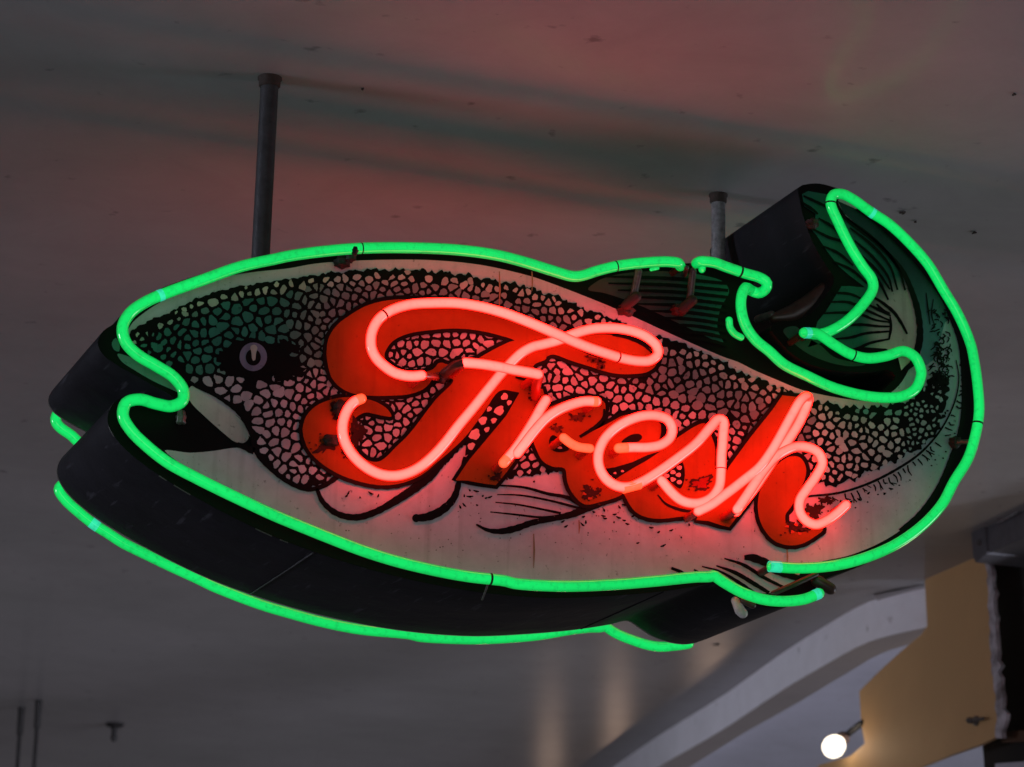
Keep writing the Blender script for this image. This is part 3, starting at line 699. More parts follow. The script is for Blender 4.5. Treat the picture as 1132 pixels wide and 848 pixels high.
# flecks under the letters
for (x, y) in z(500, 510, 5.655, (110, 180), (150, 185), (75, 215), (110, 218), (190, 215), (210, 228), (235, 222), (50, 285), (75, 272), (155, 272), (820, 345), (835, 380), (815, 395), (885, 315), (950, 305), (945, 340), (955, 355), (1015, 330), (1040, 350), (1010, 380), (1045, 285), (1080, 270), (1095, 390), (510, 125), (690, 375), (710, 405)) + \
        [(720, 583), (728, 588), (753, 594), (705, 600), (742, 586), (733, 603), (762, 580), (690, 575), (700, 570), (410, 545), (385, 545), (398, 550), (418, 548), (383, 548), (960, 545), (950, 552), (978, 545), (985, 540), (940, 555)]:
    a = rng.random() * 3.1; L = 1.4 + 2.6 * rng.random(); stroke([(x - L * math.cos(a), y - L * math.sin(a) * .6), (x, y + .6), (x + L * math.cos(a), y + L * math.sin(a) * .6)], [1, 2.4, 1], (5.2 + rng.random() * .6) * LAY, sm=False)
for p, q in zip(rng.random(60), rng.random(60)):
    x = 380 + 480 * p; y = 556 + 62 * q ** 1.6
    disc(x, y, .5 + .5 * rng.random(), .5 + .5 * rng.random(), 5.05 * LAY, (.10, .08, .08), 6)
# lateral line of the tail with its ticks
LAT = [(884, 550), (895.5, 548.5), (927, 545), (959, 535), (991, 519), (1017.5, 500.8), (1038.7, 477), (1052, 453), (1058.6, 432), (1060, 415), (1057, 398)]
stroke(LAT, [2, 2.6, 2.6, 2.8, 3, 2.8, 2.4, 2.2, 1.8, 1.4, 1], W5)
LS = smooth(LAT, step=6.2)
for i in range(4, len(LS) - 1):
    t = LS[i + 1] - LS[i - 1]; t /= np.linalg.norm(t); nn = np.array([-t[1], t[0]])
    if nn[0] + nn[1] < 0: nn = -nn
    off = 1.5 + 2 * rng.random(); ln = 4 + 8 * rng.random() * (1 if LS[i][0] < 1045 else .6)
    a = LS[i] + nn * off; c_ = a + nn * ln + (rng.random(2) - .5) * 4; mid = (a + c_) / 2 + (rng.random(2) - .5) * 4
    if rng.random() < .85: stroke([tuple(a), tuple(mid), tuple(c_)], [1.8, 1.9, 1.0], (5.2 + .5 * (i % 3) / 3) * LAY)
    if rng.random() < .5:
        e = c_ + t * (2 + 2 * rng.random()); stroke([tuple(mid), tuple(e)], [1.3, 1.2], (5.9 + .02 * (i % 9)) * LAY, sm=False)
    if rng.random() < .6:
        g = LS[i] + nn * (14 + 8 * rng.random()); disc(g[0], g[1], 1.2, .9, 6.1 * LAY, BLACK, 7)
# squiggles where the scales break up near the tail
for k in range(44):
    t = rng.random() ** .6; x = 1030 + 15 * rng.random() + 5 * math.sin(t * 3); y = 352 + 78 * t; r_ = 1.6 + 2.4 * t; a0 = rng.random() * 6
    stroke([(x + r_ * math.cos(a0 + j * .75) * .9, y + r_ * 1.15 * math.sin(a0 + j * .75)) for j in range(int(4 + 4 * rng.random()))], [1.2, 2.0, 1.2], (6.5 + .01 * k) * LAY)
for k in range(70):
    t = rng.random(); x = 1027 + 20 * rng.random() + 4 * math.sin(t * 3); y = 338 + 95 * t
    L = 3 + 5 * rng.random(); a = rng.random() * 3.14
    stroke([(x, y), (x + L * math.cos(a) * .5 + 2, y + L * math.sin(a) * .5 - 1), (x + L * math.cos(a), y + L * math.sin(a))], [1.2, 1.8, 1.0], (6.2 + .01 * k) * LAY)
# body-outline (black line) separating the tail fin, and fin rays
stroke(BODY_TAIL[::-1] + [(1010, 400), (1000, 409)], [3, 3.5, 4, 4, 4, 4.5, 5, 5.5, 6, 7, 7, 8, 8, 5], W5)
for k, pl in enumerate([z(860, 190, 5.655, (430, 290), (560, 385), (680, 500), (760, 620), (795, 740)), z(860, 190, 5.655, (450, 350), (590, 460), (700, 590), (748, 738)), z(860, 190, 5.655, (480, 430), (600, 540), (690, 660), (716, 750)),
           z(860, 190, 5.655, (520, 520), (620, 620), (700, 735)), z(860, 190, 5.655, (580, 620), (640, 700), (690, 800)), z(860, 190, 5.655, (160, 150), (300, 215), (345, 235)), z(860, 190, 5.655, (150, 190), (230, 245), (250, 265)),
           z(860, 190, 5.655, (255, 290), (350, 350), (420, 420)), z(860, 190, 5.655, (215, 355), (320, 410), (410, 440), (460, 500)), z(860, 190, 5.655, (285, 465), (380, 510), (470, 585)), z(860, 190, 5.655, (350, 560), (470, 620), (560, 700)),
           z(900, 320, 5.655, (120, 20), (230, 30), (300, 60)), z(900, 320, 5.655, (90, 78), (220, 82), (350, 140), (475, 195)), z(900, 320, 5.655, (55, 150), (170, 145), (280, 152), (380, 190), (470, 205)),
           z(900, 320, 5.655, (340, 95), (400, 125), (480, 165)), z(900, 320, 5.655, (390, 90), (430, 130), (475, 150)), z(900, 320, 5.655, (180, 225), (300, 220), (400, 230), (474, 232)), z(900, 320, 5.655, (130, 310), (230, 300), (320, 275), (474, 262)),
           z(900, 320, 5.655, (200, 390), (280, 365), (350, 335), (470, 310)), z(900, 320, 5.655, (475, 170), (480, 240), (468, 312))]):
    stroke(pl, [1.8, 3.4, 3.0, 2.0], (5 + .03 * k) * LAY)
stroke([(x - 1.5, y + 1) for x, y in BODY_R[:15]], [3, 5, 5, 5, 5, 5, 4], 6.0 * LAY)
stroke(z(900, 320, 5.655, (360, 40), (430, 85), (500, 145), (545, 210), (582, 278)), [2, 3.5, 4, 3.5, 2.5], 5.9 * LAY)
stroke(z(900, 320, 5.655, (700, 20), (712, 120), (725, 220)), [1, 2, 1], 5.9 * LAY); stroke(z(900, 320, 5.655, (745, 60), (735, 160), (755, 230)), [1, 1.6, 1], 5.95 * LAY)
# dorsal fin rays
for k in range(10):
    y0 = 305 + k * 7.6; x0 = 668 + k * 10.5
    stroke([(x0 - 6, y0 + .5), ((x0 + 800) / 2, y0 + 2.5), (805, y0 + 8.5)], [1.6, 3.6, 4.2, 3.4], (5 + .03 * k) * LAY)
stroke([(600, 303), (640, 316), (680, 334), (725, 356), (770, 374), (800, 388), (835, 405), (870, 418)], [2, 5, 7, 7, 7, 6, 5, 4], 6.2 * LAY) if False else None
# anal fin rays
for k, (pl, wd) in enumerate([(z(760, 590, 5.655, (355, 150), (400, 150), (470, 172), (520, 195)), [5, 9, 9, 7]), (z(760, 590, 5.655, (230, 155), (350, 195), (480, 275), (600, 335)), [1.6, 4, 4, 3]), (z(760, 590, 5.655, (180, 200), (300, 245), (420, 315), (510, 370)), [1.5, 4.5, 5, 4]),
           (z(760, 590, 5.655, (90, 205), (200, 235), (330, 310), (420, 370)), [1.5, 2.5, 4, 3]), (z(760, 590, 5.655, (40, 225), (90, 250)), [2, 2]), (z(760, 590, 5.655, (520, 230), (600, 250), (700, 280)), [4, 8, 6]), ([(742, 628), (752, 632), (760, 637)], [3, 4, 2])]):
    stroke(pl, wd, (5 + .05 * k) * LAY)

# ---- painted red letters with black keylines
RA = [(485, 401), (476, 422), (469, 429.5), (453, 435.7), (432, 437.5), (410.7, 437.5), (389.5, 434.8), (375.4, 427.7), (366.5, 417), (362, 401), (361, 388.5), (363.8, 372.6), (373, 359), (386.3, 348.8), (402, 339.5), (418, 334), (434, 331.5), (460, 331), (500, 334), (530, 340), (551, 346), (580, 357), (600, 365), (618, 371), (640, 371), (660, 369.5), (677.8, 370.4), (699, 374.3), (715, 383), (727, 393), (725, 404), (716, 411), (700, 413.5), (680, 413), (660, 408), (653, 405.5), (632, 399), (611, 392), (603, 395), (590, 402), (582, 390), (569, 376.6), (553, 371), (532, 366), (505.7, 363.3), (479, 364.7), (452.6, 368.6), (436.7, 375.3), (429, 383), (425, 394), (432, 404), (445, 411), (463, 412), (479, 408)]
RB = [(569, 376.6), (553, 382.7), (537.5, 391), (524, 398), (505, 401), (495.6, 403), (486, 401), (478, 416), (501, 420), (481.5, 442), (453, 479), (439, 493), (419.6, 510), (407, 509), (398, 502), (391, 490), (388, 472), (394, 461), (405, 456), (411, 457), (423, 459.6), (432.8, 460.5), (428.4, 452.5), (417.8, 445.4), (405.4, 441), (390, 439), (369, 441), (350.6, 448), (340, 458), (335.5, 468), (334.6, 478), (341, 497), (354.5, 511.5), (373, 523.4), (394, 531.4), (415.5, 536), (434, 536), (452.6, 531.4), (468.5, 523.4), (484.5, 510), (500, 497), (516, 481), (534, 457), (553, 432), (568, 433), (584, 438), (590, 425), (590, 404), (604, 396), (590, 380)]
RC = [(573, 436), (560, 459), (540, 483), (519, 508), (503.5, 531), (518, 531.5), (530, 534), (548, 536.5), (560, 522), (575, 501), (591, 480), (606, 452), (600, 430), (586, 428)]
RD = [(588, 482), (590, 470), (600, 455), (612, 448), (640, 440), (667.5, 444), (669, 455), (664, 465.5), (653, 476), (642.4, 483), (653, 477.7), (663.7, 472.4), (676, 466), (690, 459), (710, 458), (724, 463), (731, 470), (733, 479), (731, 492), (735, 500), (720, 510), (700, 520), (690, 533), (689, 545), (662, 555.5), (646, 557.5), (634, 547), (627.4, 534), (624, 518), (611, 516), (600, 509.7), (593, 497)]
RS_ = [(780, 468), (750, 483), (727, 500.7), (699, 518), (679.6, 529), (680, 538), (690, 547), (695.5, 557), (702.6, 566), (715, 572), (731, 573.6), (750, 571.5), (772, 568.8), (790, 545), (791, 515), (791.9, 500.7), (787, 483)]
RE = [(864.9, 437), (854, 453), (830, 483), (806.5, 515), (799.5, 527), (788, 535), (780, 552), (772, 566), (770, 575), (783, 576), (795, 580), (806, 583), (815, 571), (826, 556), (840, 533), (856, 505), (872, 475), (886, 450), (882.6, 439)]
RF = [(873, 504.8), (859, 513.6), (848.4, 526), (841, 540), (837.8, 556), (839.6, 573.7), (846.6, 588), (857, 598.5), (873, 603), (887, 601), (899.7, 594), (910, 585), (904, 580), (893, 587), (880, 588), (870, 580), (868, 570), (875, 559.6), (884, 543.7), (891, 524), (890, 513.6), (884, 505.6)]
letters = [(RA, 1), (RB, 1), (RC, 0), (RD, 1), (RS_, 1), (RE, 0), (RF, 1)]
for k, (P, s_) in enumerate(letters):
    Q = [tuple(q) for q in smooth(P, closed=True, step=3)] if s_ else P
    stroke(Q if s_ else P + [P[0]], 9.0, (7 + .05 * k) * LAY, BLACK, closed=bool(s_), sm=False, taper=False)
for k, (P, s_) in enumerate(letters):
    Q = [tuple(q) for q in smooth(P, closed=True, step=3)] if s_ else P
    mesh_poly(face, Q, (8 + .06 * k) * LAY, 0, RED)
# counters and inner keylines
W9 = 9 * LAY
mesh_poly(face, [(574, 434), (557, 431), (536, 458), (516, 486), (514, 504), (524, 500), (548, 472), (566, 448)], W9, 0, BLACK)
for (x, y, r_) in [(557.5, 438.5, 4.2), (552, 453.5, 5.8), (541, 452, 3), (534, 465, 5), (546, 465, 3.4), (525, 480, 6.6), (538, 475, 3.2), (521, 493, 4.4), (563, 445, 3)]:
    blob(x, y, r_, r_ * .82, 9.4 * LAY, (.50, .42, .42), .25, 12, -.8)
mesh_poly(face, [tuple(p) for p in smooth([(607, 487), (611, 481), (617, 484), (625, 491), (629, 497), (618, 500), (610, 497)], closed=True, step=2)], W9, 0, BLACK)
blob(613.5, 490, 2.6, 3.6, 9.4 * LAY, (.45, .36, .36), .3, 10); blob(619, 495, 2.6, 1.4, 9.4 * LAY, (.45, .36, .36), .3, 10)
mesh_poly(face, [tuple(p) for p in smooth([(687, 489), (697, 481), (707, 480), (710, 483), (706, 488), (696, 490)], closed=True, step=2)], W9, 0, BLACK)
mesh_poly(face, [(667, 518.5), (679.6, 516.6), (699, 511), (716, 503), (730, 499), (715, 509), (699, 518), (679.6, 530), (671, 530)], W9, 0, BLACK)
for (x, y) in [(680, 523), (688, 521), (675, 527)]: blob(x, y, 1.8, 1.3, 9.4 * LAY, (.45, .30, .30), .3, 8)
stroke([(668, 452), (667, 462), (658, 472), (641, 483)], [2, 3.5, 4, 3.5], 9.1 * LAY)
stroke([(691, 548), (682, 536), (672, 524)], [4, 3, 2], 9.15 * LAY) if False else None
mesh_poly(face, [tuple(p) for p in smooth([(753.8, 511), (739.7, 520), (731, 526), (741.5, 533), (752, 540), (757, 526)], closed=True, step=2)], W9, 0, BLACK)
for (x, y) in [(751, 517), (744, 522), (737, 526), (750, 525), (744, 530), (751, 533)]: blob(x, y, 3, 2.4, 9.4 * LAY, (.50, .42, .42), .25, 10)
stroke([(727, 547), (736, 557), (750, 563), (772, 567)], [1.5, 3, 3.6, 3], 9.1 * LAY)
stroke([(780, 466), (788, 480), (792.5, 497), (792, 515)], [2.5, 3, 3, 3], 9.12 * LAY)
stroke([(727, 462), (733, 468), (733, 480), (729, 490)], [2, 6, 5, 2], 9.14 * LAY)
stroke([(570, 417), (580, 419.5), (590, 420)], [2, 3, 3], 9.2 * LAY)
stroke([(677, 370), (695, 374), (712, 382), (722, 391)], [2.5, 3, 3, 2], 9.1 * LAY)
stroke([(640, 385), (653, 391), (668, 395)], [2, 3, 2], 9.1 * LAY); stroke([(552, 345.5), (568, 351), (582, 357)], [1.5, 3, 2], 9.1 * LAY)
# soot and grime burnt on round the electrodes
SOOT = (.028, .010, .008)
for (x, y, a, b_, ro, rt) in [(374, 453, 10, 13, .5, .3), (362, 492, 16, 8, .6, -.5), (395, 478, 10, 18, .5, 0), (384, 502, 8, 5, .5, .6), (652, 545, 11, 9, .6, 0), (775, 534, 16, 9, .4, -.35), (640, 461, 12, 5, .6, -.4), (664, 402, 5, 8, .6, 0), (657, 398, 12, 3, .6, .3),
                            (878, 583, 11, 6, .7, .2), (900, 565, 12, 10, .5, 0), (914, 553, 9, 5, .5, 0), (888, 575, 8, 8, .5, 0), (590, 432, 6, 8, .6, 0), (489, 418, 7, 4, .5, -.3), (549, 527, 9, 4, .5, -.5), (616, 474, 8, 4, .6, 0)]:
    a *= .78; b_ *= .8; blob(x, y, a, b_, (9.6 + .02 * (x % 7)) * LAY, mix(SOOT, RED, .25 if 560 < x < 700 and y < 500 else .0), ro, 46, rt)
    for _ in range(9):
        xx = x + rng.normal() * a * .9; yy = y + rng.normal() * b_ * .9; blob(xx, yy, .9 + rng.random(), .8 + rng.random(), 9.9 * LAY, (.05, .012, .008), .4, 8)
blob(775, 534, 9, 5, 10.1 * LAY, (.20, .012, .006), .5, 30, -.3)
for (x, y) in [(870, 582), (876, 588), (884, 590), (880, 580), (893, 568), (652, 551), (646, 546)]: blob(x, y, 2.2, 1.6, 10.2 * LAY, (.45, .06, .02), .5, 9)
# rust drips on the belly
for x, y0, y1 in [(590, 590, 628), (552, 300, 340), (588, 300, 322), (640, 575, 590), (870, 606, 625)]:
    stroke([(x, y0), (x + .6, (y0 + y1) / 2), (x, y1)], [1.2, 2.0, .6], 6.6 * LAY, (.34, .20, .13), sm=False)
face.build('face_panel', M['enamel'], sign, flat=True, paint=True)

# ---------------------------------------------------------------- neon tubes
RG = .0062; RR = .0057
def path(pts, w0, step=3.0):
    """pts (x, y[, w]) in the picture of the face, lifted off it by w"""
    P = [(p[0], p[1], (p[2] if len(p) > 2 else w0) * 1000) for p in pts]
    return [on_face(q[0], q[1], q[2] / 1000) for q in smooth(P, step=step)]
def legs(parent, P, i, m, length=None, r=.0042, inward=None):
    """electrode leg: the glass turns back from the lit end towards the face"""
    p = P[i]; b_ = MB(); y1 = YF + CAM.y + .002
    b_.tube([p + Vector((0, .002, 0)), p + Vector((0, (y1 - p.y) * .5, -.001)), Vector((p.x, y1, p.z - .002))], r, 10, round_ends=False)
    return b_.build('electrode', m, parent)
green = []
GA = z(650, 540, 2.349, (478, 203), (550, 207), (640, 200), (720, 180), (800, 145), (870, 95), (920, 40)) + z(800, 400, 3.77, (960, 500), (1020, 400), (1055, 280), (1065, 200), (1058, 90), (1045, 0)) + \
    z(800, 190, 3.77, (1030, 720), (980, 600), (915, 490), (850, 383), (770, 292), (690, 218), (610, 165), (540, 115), (495, 93), (458, 96), (446, 130), (480, 215), (530, 315), (580, 395), (618, 448), (622, 488), (575, 560), (510, 625), (440, 665), (395, 677))
w = -.030
GA3 = [(x, y, w) for x, y in GA[:-2]] + [(GA[-2][0], GA[-2][1], -.030), (GA[-1][0], GA[-1][1], -.024), (893, 368.5, -.014)]
GB = [(889, 368, -.034)] + [(x, y, w) for x, y in z(800, 190, 3.77, (390, 675), (460, 720), (530, 760), (600, 777), (680, 767), (750, 747), (800, 775), (823, 830)) + z(800, 400, 3.77, (822, 60), (800, 112), (750, 142), (680, 150), (580, 140), (450, 105), (350, 60), (250, 10)) +
      z(580, 240, 3.77, (1020, 560), (960, 510), (920, 450), (902, 380), (905, 325))] + [(824, 318, -.028), (830, 321, -.016), (838, 324, -.018), (846, 320, -.028), (848, 313, -.034)] + [(x, y, -.032) for x, y in z(580, 240, 3.77, (985, 255), (910, 232), (840, 208), (790, 190), (740, 184))] + [(774, 289, -.030), (770, 291, -.022)]
GC = [(752, 294, -.022), (750, 291, -.029)] + [(x, y, w) for x, y in z(580, 240, 3.77, (600, 186), (500, 190), (380, 205), (300, 225), (240, 244), (200, 247), (120, 225), (0, 188)) +
      z(320, 240, 3.77, (860, 158), (700, 137), (500, 128), (300, 130), (150, 142), (0, 162)) + z(40, 240, 3.77, (1000, 174), (850, 207), (700, 260), (560, 310), (460, 352), (390, 402), (360, 460), (372, 520), (420, 572), (500, 620), (570, 665), (612, 720), (610, 765), (565, 788), (500, 778), (430, 760), (375, 775)) +
      z(40, 420, 3.77, (362, 150), (395, 210), (460, 275), (550, 345), (660, 405), (770, 460), (900, 522), (1000, 568), (1131, 622)) + z(320, 420, 3.77, (150, 652), (300, 710), (450, 757), (620, 797), (750, 820), (900, 838)) +
      z(250, 560, 1.887, (600, 160), (700, 166), (800, 163), (900, 155), (980, 147), (1010, 146)) + z(650, 540, 2.349, (325, 226), (350, 242), (400, 270), (450, 287), (500, 293), (560, 288), (600, 273))]
outline_paths = []
for P, lab in [(GA3, None), (GB, None), (GC, None)]:
    pp = path(P, w); outline_paths.append(pp)
    b = MB(); b.tube(pp, RG, 16); o = b.build('outline_tube', M['green'], sign); green.append(o)
    legs(o, pp, 0, M['brown_glass']); legs(o, pp, -1, M['brown_glass'])
# little lit stubs where the glass is folded back
for pl in ([(806, 354, -.020), (807, 362, -.018), (812, 369, -.014), (819, 373, -.012)], [(720, 298, -.012), (727, 296.5, -.010)], [(777, 291, -.016), (776, 298, -.010)]):
    pp = path(pl, w); b = MB(); b.tube(pp, .0042 if pl[0][0] != 720 else .0022, 10); b.build('folded_tube_end', M['green'], sign)
# pale welds and end caps
def ring(parent_path, px, py, ln, m, name, r, parent):
    best = min(range(1, len(parent_path) - 1), key=lambda i: (parent_path[i] - on_face(px, py, w)).length)
    p = parent_path[best]; t = (parent_path[best + 1] - parent_path[best - 1]).normalized()
    b_ = MB(); b_.tube([p - t * ln / 2, p + t * ln / 2], r, 16, round_ends=False); b_.build(name, m, parent)
for k, px, py, ln, m, nm in [(2, 176, 327, .006, 'cyan', 'glass_weld'), (0, 965, 237, .005, 'cyan', 'glass_weld'), (0, 856, 627, .014, 'cyan', 'end_cap'), (1, 888, 368, .008, 'cyan', 'end_cap'),
        (2, 399, 274.5, .0014, 'soot', 'wire_tie'), (2, 680, 294.5, .0016, 'soot', 'wire_tie'), (2, 541, 640, .0025, 'soot', 'wire_tie'), (1, 817, 301, .0025, 'soot', 'wire_tie'), (0, 1083, 469, .0022, 'soot', 'wire_tie'), (0, 919, 224, .002, 'soot', 'wire_tie'), (1, 945, 392, .0018, 'soot', 'wire_tie'), (2, 905, 656, .008, 'cyan', 'end_cap')]:
    ring(outline_paths[k], px, py, ln, M[m], nm, RG * 1.035, green[k])

red = []
T1 = [(x, y, a) for (x, y, a) in
      [(466, 415, -.036), (457, 416, -.036), (446, 415, -.036), (435.5, 411.8, -.036), (425, 404.8, -.036), (416, 396, -.036), (410.5, 384, -.036), (411, 368, -.036), (418, 354, -.036), (431, 344, -.036), (452, 337, -.036), (479, 335, -.036), (505.7, 335.3, -.037), (532, 339.3, -.039), (558.7, 346.6, -.042), (585, 356.5, -.045), (603, 364, -.046),
       (618, 370.5, -.046), (635, 378, -.045), (653, 385, -.042), (671, 391, -.038), (688, 396.2, -.034), (706, 399.3, -.031), (719, 398.5, -.030), (727, 392, -.030), (726, 383, -.029), (717, 374, -.028), (704, 367.5, -.028), (688, 363.7, -.028), (671, 362.6, -.028), (653, 364, -.028), (635, 369, -.028), (618, 376, -.027), (600, 380.8, -.026),
       (589, 383.5, -.026), (577, 390, -.025), (567, 399, -.024), (554, 413, -.024), (540, 430, -.026), (524, 450, -.028), (506.5, 471, -.030), (491, 491, -.030), (479, 504, -.030), (466, 515, -.030), (452, 522.5, -.030), (437, 526, -.030), (421, 524.5, -.030), (405, 516.8, -.030), (389.5, 502.5, -.030), (380, 484.5, -.030), (379, 468, -.030), (384.5, 452.5, -.030), (392, 444, -.030), (399, 441, -.030)]]
T2 = [(514.5, 401), (533, 402.7), (550.7, 405.4), (568.4, 409), (586, 412), (595, 413.8)]
T3 = [(557, 511.5, -.028), (570, 496, -.028), (581, 480, -.028), (591, 463.7, -.028), (599, 449.6, -.028), (603.5, 442.5, -.027)]
T3B = [(572, 501, -.033), (580, 490.5, -.037), (590, 477.5, -.039), (602, 464.2, -.039), (614, 455.4, -.038), (630, 448, -.036), (646, 443.8, -.035), (659.5, 444, -.034)]
T4 = [(623, 484), (630, 489.5), (639, 494), (652, 495.8)]
T5 = [(686, 495.4, -.028), (699, 494.8, -.028), (716.7, 494.5, -.028), (731, 491.5, -.028), (741, 483.5, -.028), (743, 473, -.029), (738, 464, -.030), (727, 459.8, -.032), (713, 459.6, -.034), (699, 463.3, -.035), (681, 473, -.036), (667.5, 486.6, -.037), (661.5, 502.5, -.038), (663, 518, -.038), (671, 530.5, -.038), (683, 537.5, -.038), (695.5, 538.3, -.038), (709.6, 532.8, -.038), (727, 522.3, -.037), (750, 506, -.036), (770, 490, -.034), (785.7, 472, -.033), (794, 463.5, -.032),
      (799.5, 465, -.032), (799.5, 480, -.032), (797.5, 506, -.032), (797, 523, -.032), (795, 538, -.032), (786.5, 550, -.031), (774, 555.8, -.031), (762, 556, -.031), (752, 552.5, -.030), (741.5, 543.5, -.030), (731.5, 531.5, -.030)]
T6 = [(772, 565, -.032), (786.5, 557.8, -.034), (804, 545, -.036), (822, 531, -.038), (839.6, 516.5, -.040), (852, 500, -.040), (861, 485, -.040), (875, 459.5, -.040), (885, 443, -.039), (891.5, 438, -.034), (893.5, 442, -.027), (885.5, 463, -.026), (873, 484, -.026), (856, 507, -.026), (842, 528, -.026), (833, 541, -.026), (822, 555, -.026), (814, 565.5, -.026)]
T7 = [(815, 563, -.040), (824, 550, -.040), (834, 535, -.040), (845, 519, -.037), (856, 506.5, -.034), (866, 499.5, -.032), (880, 494, -.030), (894.4, 495, -.030), (905, 501, -.030), (909, 512, -.030), (903, 525, -.030), (892.5, 540, -.030), (884.5, 552.5, -.030), (884, 565, -.030), (890.5, 575, -.030), (901.5, 579.8, -.030), (914, 575.5, -.030), (926, 567, -.030), (935, 558.5, -.030)]
specs = [(T1, 'red', 'pink red glowing tube of the big F with its loop'), (T2, 'red', 'short straight crossbar tube of the F'), (T3, 'red', 'slanted stem tube of the letter r'), (T4, 'amber', 'short orange stub of tube joining r and e'),
         (T5, 'red', 'glowing tube running through e and s'), (T6, 'red', 'doubled tall stem tube of the h'), (T7, 'red', 'arched tube of the h ending in an upturned tip'), (T3B, 'red', 'curved arm tube of the letter r')]
red_paths = []
for P, mt, lab in specs:
    pp = path(P, -.046 if P is T2 else -.034, 2.5); red_paths.append(pp)
    b = MB(); b.tube(pp, RR if P is not T4 else .0051, 16); o = b.build('letter_tube', M[mt], sign); o['label'] = lab; red.append(o)
    legs(o, pp, 0, M['red_dim'], r=.0046); legs(o, pp, -1, M['red_dim'], r=.0046)
# amber heated ends and weld spots
def ring_i(k, i, ln, m, nm, r=RR * 1.02):
    P = red_paths[k]; i = i if i >= 0 else len(P) + i; i = max(1, min(len(P) - 2, i)); t = (P[i + 1] - P[i - 1]).normalized(); b_ = MB()
    b_.tube([P[i] - t * ln / 2, P[i] + t * ln / 2], r, 16, round_ends=(nm == 'lit_end')); b_.build(nm, M[m], red[k])
def near_i(k, px, py): return min(range(len(red_paths[k])), key=lambda i: (red_paths[k][i] - on_face(px, py, -.034)).length)
for k, px, py, ln, m, nm, rr in [(2, 557, 511, .006, 'amber', 'lit_end', RR * 1.02), (5, 815, 565, .005, 'amber', 'lit_end', RR * 1.02), (4, 697, 538.5, .022, 'amber', 'heated_bend', RR * 1.01), (4, 687, 495.4, .010, 'amber', 'lit_end', RR * 1.01),
        (0, 683, 394.5, .0022, 'soot', 'wire_tie', RR * 1.04), (0, 424, 348, .0022, 'soot', 'wire_tie', RR * 1.04), (4, 797, 517, .0012, 'boot', 'wire_tie', RR * 1.03), (0, 398, 442, .006, 'amber', 'lit_end', RR * 1.01), (7, 659, 444, .005, 'amber', 'lit_end', RR * 1.01)]:
    ring_i(k, near_i(k, px, py), ln, m, nm, rr)

# the back of the box carries the same fish and word for the other side
def mirror_back(P): return [Vector((p.x, YF + CAM.y + DEP + (YF + CAM.y - p.y), p.z)) for p in P]
WARP = [(57, 441, 2, 8), (71, 462, -6, 10), (96, 480, -5, 13), (60, 515, 11, 6), (63, 495, 12, 5), (80, 500, 8, 8), (71, 545, -2, 4), (106, 576, -1, 4), (149, 600, -1, 7), (203, 625, -2, 7), (255, 647, -2, 9), (357, 681, 0, 7), (463, 699, 0, 5),
        (567, 699.5, 0, 6), (665, 691, 0, 3), (717, 713.5, 0, 0), (759, 714, 0, -2), (150, 420, 0, 4), (300, 300, 0, 0), (600, 320, 0, 0)]
def projpx(p):
    v = R.T @ np.array(Vector(p) - CAM); return 566 + F_PX * v[0] / v[2], 424 - F_PX * v[1] / v[2]
def hand_bent(P):
    out = []
    for p in P:
        x, y = projpx(p); ws = [1 / ((x - a) ** 2 + (y - b_) ** 2 + 30) ** 1.5 for a, b_, _, _ in WARP]; W_ = sum(ws)
        dx = sum(k * q[2] for k, q in zip(ws, WARP)) / W_; dy = sum(k * q[3] for k, q in zip(ws, WARP)) / W_
        out.append(p + Vector((dx * .00105, 0, -dy * .00098)))
    return out
rear = [hand_bent(mirror_back(pp)) for pp in outline_paths]
while projpx(rear[2][-1])[0] > 764 and projpx(rear[2][-1])[1] > 690: rear[2].pop()
for pp in rear:
    b = MB(); b.tube(pp, RG, 12); b.build('rear_outline_tube', M['green'], sign)
for pp in red_paths:
    b = MB(); b.tube(mirror_back(pp)[::2], RR, 10); b.build('rear_letter_tube', M['red'], sign)
q = rear[2]
i = min(range(1, len(q) - 1), key=lambda i: math.hypot(projpx(q[i])[0] - 105, projpx(q[i])[1] - 580))
b = MB(); t = (q[i + 1] - q[i - 1]).normalized(); b.tube([q[i] - t * .005, q[i] + t * .005], RG * 1.03, 14, round_ends=False); b.build('glass_weld', M['cyan'], sign)

# ---------------------------------------------------------------- glass posts, boots and housings
def post(px, py, w0, w1, r, m, name='tube_support', dx=0, dy=0):
    b_ = MB(); a = on_face(px, py, w0); c_ = on_face(px + dx, py + dy, 0); c_ = Vector((c_.x, YF + CAM.y + w1, c_.z))
    b_.tube([a, (a + c_) / 2, c_], [r, r * .8, r], 10); return b_.build(name, m, sign)
def lump(px, py, w0, rx, name, m, parent=sign, sq=.8):
    b_ = bmesh.new(); bmesh.ops.create_icosphere(b_, subdivisions=3, radius=1); c_ = on_face(px, py, w0); r_ = random.Random(int(px * 3 + py)); o1, o2, o3 = r_.random() * 9, r_.random() * 9, r_.random() * 9
    mb = MB(); vs = []
    for v in b_.verts:
        k = 1 + .16 * math.sin(v.co.x * 5 + o1) * math.cos(v.co.y * 4 + o2) + .12 * math.sin(v.co.z * 9 + o3) + .05 * (r_.random() - .5)
        vs.append(c_ + Vector((v.co.x * rx, v.co.y * rx, v.co.z * rx * sq)) * k)
    mb.add(vs, [tuple(x.index for x in f.verts) for f in b_.faces]); b_.free(); return mb.build(name, m, parent)
